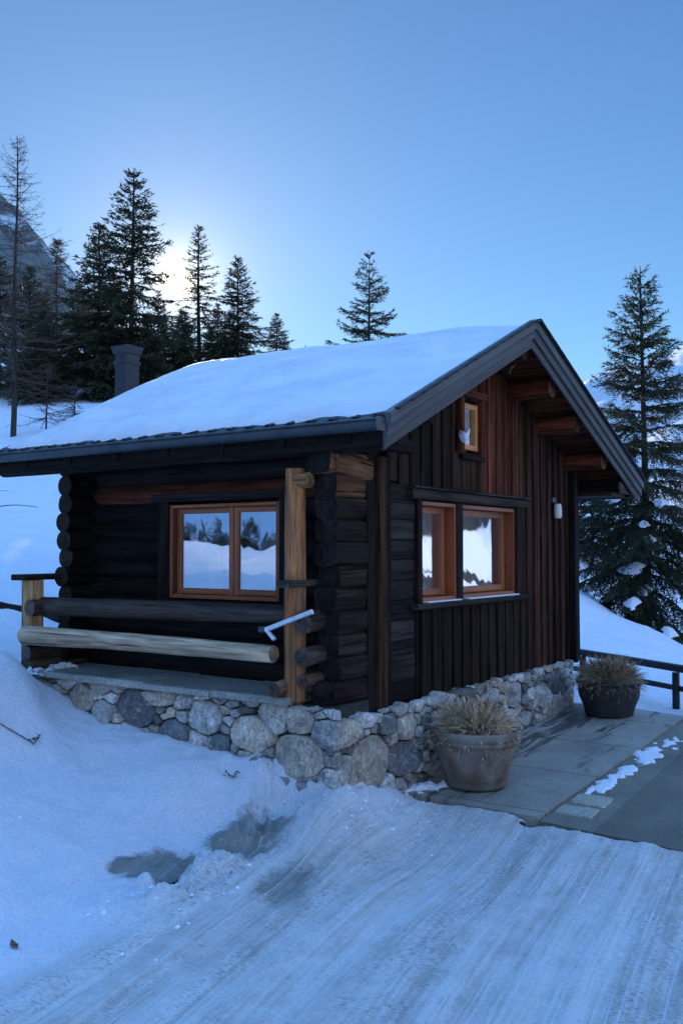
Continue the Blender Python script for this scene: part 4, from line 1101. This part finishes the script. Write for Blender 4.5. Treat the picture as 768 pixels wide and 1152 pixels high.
# ------------------------------------------------------------------ rail fence beyond the walk
fz = .27; A = np.array((6.5, 1.0)); B = np.array((4.35, -2.16)); dirn = (B - A) / np.linalg.norm(B - A)
fence = tag(empty('rail_fence', (5.13, -1.0, -.19)), 'low black two rail fence in the snow behind the dark pot', 'fence')
def fpart(name, p0, p1, prof, up=(0, 0, 1)):
    mb = MB(); o = np.array((5.13, -1.0, -.19)); sweep(mb, np.array(p0) - o, np.array(p1) - o, prof, up, 5, .004, tint=jit((.018, .017, .017), .1), smooth=False); return mb.build(name, M['fence'], fence)
fpart('rail', (*A, fz), (*B, fz + .005), rect(.075, .085, .012)); 
fpart('rail', (*(A), .035), (*B, .04), rect(.05, .062, .012))
for t in (.18, .655, .98):
    p = A + (B - A) * t - np.array((.03, -.02)); fpart('post', (*p, -.5 if t != .655 else -.22), (*p, fz - .0445), rect(.075, .075, .01), (1, 0, 0))

# ------------------------------------------------------------------ trees
UPV = np.array((0, 0, 1.0))
def tri_mesh(name, V, T, m, parent):
    V = np.asarray(V).reshape(-1, 3); F = np.arange(len(V)).reshape(-1, 3)
    return link_mesh(name, V, F, m, parent, False, {'tint': ('FLOAT_COLOR', np.repeat(np.asarray(T), 3, 0))})
def spruce_mesh(seed, H, Rb, needle=.09, nw=.022, dens=1.0, whorl=.30, clear=.06, droop=1.0, brown=0.0, thin=1.0, snow=0.0, gap=.35):
    """trunk + whorls of drooping boughs carrying hanging sprays of needles, and optional pads of snow"""
    r = np.random.default_rng(seed); tm = MB(); NV = []; NTT = []; SN = MB()
    trad = .008 * H + .02
    z = np.linspace(0, H, 14); lean = np.stack([np.sin(z * .5 + seed) * .02 * H / 8, np.cos(z * .4 + seed) * .02 * H / 8, z], 1); lean[:, :2] -= lean[0, :2]
    for i in range(13):
        r0 = trad * (1 - z[i] / H) ** .8 + .008; r1 = trad * (1 - z[i + 1] / H) ** .8 + .006
        sweep(tm, lean[i], lean[i + 1], circ(r0, 8), (1, 0, 0), 1, 0, tint=(.05, .04, .033), scale1=r1 / r0)
    zz = H * clear; bl = []
    while zz < H * .985:
        t = zz / H; n = int(r.integers(4, 7) * (1 if t < .9 else .8))
        a0 = r.uniform(0, 6.28)
        for k in range(n):
            if r.random() < gap * (1 if t < .85 else .3): continue
            az = a0 + k * 2 * math.pi / n + r.normal(0, .22)
            L = Rb * ((1 - t) ** .78) * r.uniform(.68, 1.12) * (.72 + .28 * min(1, t / .16)) + .06
            bl.append((zz + r.normal(0, whorl * .25), az, L, t))
        zz += whorl * r.uniform(.75, 1.25) * (.55 + .6 * (1 - t))
    for zb, az, L, t in bl:
        e0 = R(-14 + 62 * t ** 1.3 + r.normal(0, 6)); out = np.array((math.cos(az), math.sin(az), 0))
        side = np.cross(UPV, out); m = max(4, int(L / .14)); p = np.array([np.interp(zb, z, lean[:, 0]), np.interp(zb, z, lean[:, 1]), zb])
        P = [p]; D = []
        for s in range(m):
            f = s / m; e = e0 - droop * R(26) * math.sin(f * math.pi * .8) * (1 - t) + R(24) * f ** 2
            d = out * math.cos(e) + UPV * math.sin(e); D.append(d); p = p + d * L / m + r.normal(0, .006, 3); P.append(p)
        P = np.array(P); D = np.array(D + [D[-1]])
        b0 = .006 + .010 * L
        for s in range(0, m, 2):
            e_ = min(m, s + 2); sweep(tm, P[s], P[e_], circ(b0 * (1 - s / m * .85), 4), UPV, 1, 0, tint=(.045, .036, .03), scale1=.8)
        # sprays
        nt_ = max(5, int(L / .055 * dens * (1 - .55 * max(0, (t - .45) / .55)))); fs = np.sort(r.uniform(.04, 1.0, nt_))
        for f in fs:
            q = f * m; i = min(m - 1, int(q)); c = P[i] + (P[i + 1] - P[i]) * (q - i); d = D[i]
            sg = r.choice((-1, 1)); l = (.12 + .40 * L * (1 - f) ** .8 * r.uniform(.5, 1.1)) * min(1, .5 + f * 3) * thin
            l = min(l, .75)
            td = d * r.uniform(.45, .9) + side * sg * r.uniform(.35, .95) + UPV * (-r.uniform(.05, .75) * droop * (1 - t * .75))
            td /= np.linalg.norm(td); k = max(2, int(l / (needle * .42)))
            ss = (np.arange(k) + r.uniform(0, 1, k)) / k * l
            cc = c + td * ss[:, None] - UPV * (ss[:, None] ** 2) * .35 * droop
            sd_ = r.normal(0, 1, (k, 3)); sd_ -= (sd_ @ td)[:, None] * td; sd_ /= np.linalg.norm(sd_, axis=1)[:, None]
            nd_ = td * .75 + sd_ * .75; ln = needle * r.uniform(.7, 1.3, k)[:, None]
            wv = np.cross(nd_, r.normal(0, 1, (k, 3))); wv /= np.linalg.norm(wv, axis=1)[:, None] + 1e-9
            tri = np.stack([cc - wv * nw * .5 - nd_ * ln * .35, cc + wv * nw * .5 - nd_ * ln * .35, cc + nd_ * ln * .75], 1)
            NV.append(tri.reshape(-1, 3))
            tone = r.uniform(.65, 1.35) * np.array([1 + brown * 1.4, 1 + brown * .35, 1.0]); NTT.append(np.tile(tone, (k, 1)))
        if snow and r.random() < snow * (1.3 if t < .5 else .25) and L > .35:
            f = r.uniform(.35, .95); i = min(m - 1, int(f * m)); c = P[i] + UPV * .03; sl_ = L * r.uniform(.03, .12) + .035; sw_ = sl_ * r.uniform(.5, .9); nn = 16
            V = []
            for s_, hh in ((1.15, -.25), (1.0, .1), (.8, .6), (.45, .95), (.02, 1.05)):
                for j in range(nn):
                    a = 2 * math.pi * j / nn; qn = 1 + .28 * math.sin(a * 3 + az * 5) + .22 * math.sin(a * 5 + az * 9) + .10 * r.normal()
                    V.append(c + out * math.cos(a) * sl_ * s_ * qn + side * math.sin(a) * sw_ * s_ * qn + UPV * (hh * .065 - .55 * math.cos(a) * sl_ * s_ - .2 * abs(math.sin(a) * sw_ * s_)))
            F = [(a_ * nn + j, a_ * nn + (j + 1) % nn, (a_ + 1) * nn + (j + 1) % nn, (a_ + 1) * nn + j) for a_ in range(4) for j in range(nn)]
            SN.add(np.array(V), F)
    return tm, np.vstack(NV), np.vstack(NTT), SN
PROTO = {}
def proto(key, H, **kw):
    tm, nv, ntt, sn = spruce_mesh(H=H, **kw)
    e = empty('spruce_tree'); tr = tm.build('trunk', M['bark'], e); cr = tri_mesh('crown', nv, ntt, M['needles'], e)
    if sn.n: tag(sn.build('snow_load', M['clean_snow'], e), kind='stuff')
    PROTO[key] = (e, H, [False])
def plant(key, x, y, ztop, label, rz=0.0, sxy=1.0, cat='tree', group=None, name='spruce_tree'):
    src, H, used = PROTO[key]; zb = hz(x, y) - .1; s = (ztop - zb) / H
    if not used[0]: o = src; used[0] = True
    else:
        o = src.copy(); col.objects.link(o)
        for ch in src.children:
            c = ch.copy(); col.objects.link(c); c.parent = o
    o.name = name
    o.location = (x, y, zb); o.rotation_euler = (0, 0, rz); o.scale = (s * sxy, s * sxy, s)
    for k_ in ('label', 'category', 'group'):
        if k_ in o: del o[k_]
    return tag(o, label, cat, group)
proto('near', 8.0, seed=3, Rb=2.2, needle=.085, nw=.024, dens=3.2, whorl=.27, snow=.40, gap=.06, droop=1.7)
proto('far', 9.0, seed=11, Rb=2.5, needle=.15, nw=.055, dens=1.05, whorl=.30, brown=.10, gap=.08)
proto('broad', 8.0, seed=15, Rb=2.7, needle=.16, nw=.06, dens=1.05, whorl=.29, brown=.2, gap=.05)
proto('lean', 10.0, seed=23, Rb=2.0, needle=.15, nw=.05, dens=.8, whorl=.36, thin=.9, brown=.35, gap=.2)  # brown tint puts the sun's warm backlight into the needle colour
proto('sparse', 6.5, seed=31, Rb=2.1, needle=.10, nw=.032, dens=2.1, whorl=.36, gap=.2)
G2 = 'spruces across the clearing'
G = 'spruces of the wood behind the cabin'
plant('near', 13.57, 1.82, 7.70, 'tall dark spruce with clumps of snow on its boughs right of the cabin', .6, 1.18)
plant('broad', 19.2, 5.0, 5.2, 'smaller spruce half hidden between the cabin corner and the tall right hand spruce', 2.0, 1.1)
plant('sparse', 16.08, 10.34, 10.18, 'lone spruce rising behind the roof ridge with open upswept boughs', 1.0, 1.12)
plant('far', 19.71, 23.98, 17.12, 'tallest dark spruce just left of the bright sun', 0.3, 1.34, group=G)
plant('broad', 19.01, 25.15, 14.83, 'broad dark spruce to the left of the tallest one behind the chimney', 1.9, 1.20, group=G)
plant('lean', 23.49, 23.87, 15.83, 'slim thinly needled spruce just right of the bright sun', 2.2, 1.5, group=G)
plant('far', 23.73, 21.88, 14.17, 'pointed spruce standing rightmost in the wood behind the roof', 3.4, 1.38, group=G)
plant('sparse', 36.69, 29.52, 14.51, 'tiny distant spruce top showing over the snowy roof edge', 0, .8)
plant('lean', 41.37, 31.52, 14.77, 'faintest thin treetop just right of the tiny spruce over the roof edge', 0, .7)
fill = [(17.99, 30.21, 14.28, 'far'), (17.51, 27.47, 13.11, 'broad'), (21.23, 29.08, 13.53, 'broad'), (23.46, 29.28, 14.92, 'lean'), (23.96, 26.87, 13.6, 'far'), (23.9, 25.29, 12.4, 'broad'), (26.26, 25.31, 13.2, 'broad'),
        (16.54, 25.47, 11.3, 'broad'), (20.92, 24.41, 11.2, 'broad'), (21.8, 23.2, 11.6, 'broad'), (22.6, 22.4, 11.0, 'far'), (26.5, 22.0, 12.3, 'broad'), (25.2, 23.4, 12.6, 'broad'), (19.9, 22.9, 10.2, 'broad')]
for i, (x, y, zt, k) in enumerate(fill):
    plant(k, x, y, zt, {0: 'dark spruce at the very left edge, behind the tall bare larch', 1: 'dark spruce right beside the trunk of the tall bare larch',
          2: 'dark spruce between the hazy brown larch and the broad spruce'}.get(i, 'dark spruce in the dense back rows of the wood, overlapped by taller neighbours'), i * 1.3, 1.35, group='spruces in the back rows of the wood')
for i, (x, y, zt) in enumerate(((22, 14.5, 8.9), (20.5, 11.6, 7.4), (24.5, 17.5, 9.6), (27, 18.8, 10.4), (18.2, 8.2, 5.6))):  # out-of-sight trees added behind the roof to shade the snow at right
    plant('broad', x, y, zt, 'unseen spruce added behind the cabin roof to shade the snow', i * 1.1, 1.3, group='unseen spruces added behind the cabin roof for shade')

for i in range(9):   # the row of trees seen mirrored in the porch window
    a = R(134.2 + i * .75 + .2 * math.sin(i * 3)); rr = 58 + 6 * math.sin(i * 2.1); x, y = rr * math.cos(a), 1.5 + rr * math.sin(a)
    plant('broad', x, y, hz(x, y) + 1.5 + .5 * math.sin(i * 1.7), 'spruce in the row across the clearing, seen mirrored in the porch window', i, 1.5, group=G2)
for i, (a, rr, hh) in enumerate(((140.4, 34, .6), (141.4, 40, 1.0), (142.6, 30, .7))):
    x, y = rr * math.cos(R(a)), 1.5 + rr * math.sin(R(a)); plant('broad', x, y, hz(x, y) + hh, 'low young spruce mirrored in the porch window', i, 2.2, group='young spruces across the clearing')
# leafless larches at the left edge
def bare_tree(name, x, y, ztop, seed, label, spread, brown, dead=False, group=None):
    r = np.random.default_rng(seed); zb = hz(x, y) - .1; H = ztop - zb; e = tag(empty(name, (x, y, zb)), label, 'tree', group)
    tm = MB(); tw = MB(); z = np.linspace(0, H, 16); trad = .0085 * H
    for i in range(15):
        r0 = trad * (1 - z[i] / H) ** .9 + .012
        sweep(tm, (.03 * math.sin(z[i]), 0, z[i]), (.03 * math.sin(z[i + 1]), 0, z[i + 1]), circ(r0, 8), (1, 0, 0), 1, 0, tint=(.05, .042, .036), scale1=(trad * (1 - z[i + 1] / H) ** .9 + .01) / r0)
    tm.build('trunk', M['bark'], e); NV = []; TT = []
    nb = int(H * (27 if dead else 26))
    for b in range(nb):
        t = r.uniform(.16, .99); L = spread * (1 - t) ** .7 * r.uniform(.35, 1.1) + .12; az = r.uniform(0, 6.283); out = np.array((math.cos(az), math.sin(az), 0))
        e0 = R(r.normal(-12, 12) + 40 * t ** 2); p = np.array((.03 * math.sin(t * H), 0, t * H)); m = max(4, int(L / .22))
        side = np.cross(UPV, out)
        for s in range(m):
            f = s / m; e_ = e0 + R(40) * f * f - R(10) * f; d = out * math.cos(e_) + UPV * math.sin(e_) + r.normal(0, .09, 3); q = p + d * L / m
            sweep(tw, p, q, circ(.012 * (1 - f * .75) * (.6 + L * .35), 3), UPV, 1, 0, tint=(.9, .85, .8), smooth=False)
            for _ in range(3 if dead else 6):
                c = p + (q - p) * r.random(); td = d * .6 + side * r.normal(0, .8) + UPV * r.normal(-.35, .45); td /= np.linalg.norm(td); l = r.uniform(.08, .30) * (1 if dead else 1.1)
                wv = np.cross(td, r.normal(0, 1, 3)); wv /= np.linalg.norm(wv) + 1e-9; ww = .006 if dead else .011
                NV += [c - wv * ww, c + wv * ww, c + td * l]; TT.append(np.array((1, .9, .75)) * r.uniform(.5, 1.2) * brown)
            p = q
    tw.add(np.array(NV), np.arange(len(NV)).reshape(-1, 3), None, np.repeat(np.array(TT), 3, 0), False); tw.build('crown', M['dry_twigs'], e)
    return e
bare_tree('larch_tree', 12.11, 21.07, 14.8, 5, 'tall bare larch with a thin straight trunk at the left edge', 2.9, .8, True)
bare_tree('larch_tree', 23.22, 33.02, 16.9, 6, 'hazy brown leafless larch between the tall bare larch and the dark spruces', 1.9, 1.3)
bare_tree('larch_tree', 19.2, 33.2, 15.3, 8, 'brownish leafless larch directly behind the tall bare one at left', 2.2, 1.1)
bare_tree('larch_tree', 21.4, 31.6, 13.6, 9, 'shorter twiggy larch in front of the grey mountain', 2.0, 1.2)
bare_tree('dead_sapling', 12.75, 20.3, 7.6, 10, 'low leaning tangle of dead boughs at the foot of the tall bare larch', 1.5, .6, True)
bare_tree('dead_sapling', 14.6, 21.2, 7.4, 12, 'small dead sapling just right of the tall bare larch', 1.5, .6, True)

# ------------------------------------------------------------------ small things lying on the snow
def log_thing(name, p0, p1, r0, r1, label, cat, tint=(.02, .017, .015), noise=.06):
    mb = MB(); a = np.array(p0, float); b = np.array(p1, float); o = a.copy()
    sweep(mb, a - o, b - o, circ(r0, 12), segs=10, noise=noise, nscale=2, tint=tint, scale1=r1 / r0, bend=.05); m = mb.build(name, M['bark']); m.location = o
    return tag(m, label, cat)
log_thing('fallen_log', (.75, 5.95, hz(.75, 5.95) + .0), (1.30, 5.10, hz(1.3, 5.1) + .03), .07, .12, 'dark fallen log in the snow behind the left railing post', 'log')
log_thing('branch', (5.5, 13.0, hz(5.5, 13) + .06), (6.4, 12.4, hz(6.4, 12.4) + .06), .016, .008, 'thin dark branch lying on the snow slope left of the cabin, lower of the two', 'branch', noise=.01)
log_thing('branch', (6.6, 15.6, hz(6.6, 15.6) + .06), (7.6, 15.1, hz(7.6, 15.1) + .08), .014, .008, 'thin dark branch lying higher up the snow slope left of the cabin', 'branch', noise=.01)
def weed(name, x, y, label, cat, leaves, h, seed, stem=None):
    r = np.random.default_rng(seed); z = hz(x, y); V = []; T = []; mb = MB()
    for i in range(leaves):
        az = r.uniform(0, 6.28); d = np.array((math.cos(az) * .7, math.sin(az) * .7, r.uniform(.1, 1.0))); d /= np.linalg.norm(d); L = h * r.uniform(.5, 1.1); q = d * L
        sweep(mb, (0, 0, -.01), q, circ(.0022, 4), UPV, 1, 0, tint=(.12, .09, .07))
        s_ = np.cross(d, UPV) + r.normal(0, .3, 3); s_ /= np.linalg.norm(s_)
        for k_ in range(3):
            c = q * r.uniform(.55, 1); e = d * .5 + s_ * r.normal(0, 1) + r.normal(0, .3, 3); e /= np.linalg.norm(e); l = h * .4; nn = np.cross(e, s_ + .2) ; nn /= np.linalg.norm(nn)
            kk = mb.n; mb.add([c, c + e * l * .5 + nn * l * .22, c + e * l, c + e * l * .5 - nn * l * .22], [(0, 1, 2, 3)], None, (.13, .09, .06), False)
    if stem is not None: sweep(mb, (0, 0, .01), (stem[0], stem[1], hz(x + stem[0], y + stem[1]) - z + .02), circ(.005, 5), UPV, 4, .003, tint=(.10, .08, .065))
    o = mb.build(name, M['wood']); o.location = (x, y, z); return tag(o, label, cat)
weed('withered_twig', -1.42, 2.26, 'withered twig with curled dark leaves on the snow bank at left', 'twig', 6, .10, 41, (-.55, .75))
weed('dry_sprig', -.84, .66, 'tiny dry brown sprig poking out of the snow below the plinth', 'sprig', 6, .07, 42)
mb = MB(); V = []; n = 9
for i in range(n):
    t = i / (n - 1); wv = .022 * math.sin(math.pi * t) ** .8
    V += [(t * .11 - .055, -wv, .012 * math.cos(t * 5) + .008), (t * .11 - .055, 0, .002), (t * .11 - .055, wv, .012 * math.cos(t * 5) + .010)]
F = [(i * 3 + j, i * 3 + j + 1, i * 3 + 4 + j, i * 3 + 3 + j) for i in range(n - 1) for j in range(2)]
mb.add(V, F, None, (.16, .11, .055), True); lf = mb.build('fallen_leaf', M['wood']); lf.location = (-3.17, .11, hz(-3.17, .11) + .012); lf.rotation_euler = (0, 0, R(70)); tag(lf, 'single dry yellowish leaf lying on the smooth snow at lower left', 'leaf')
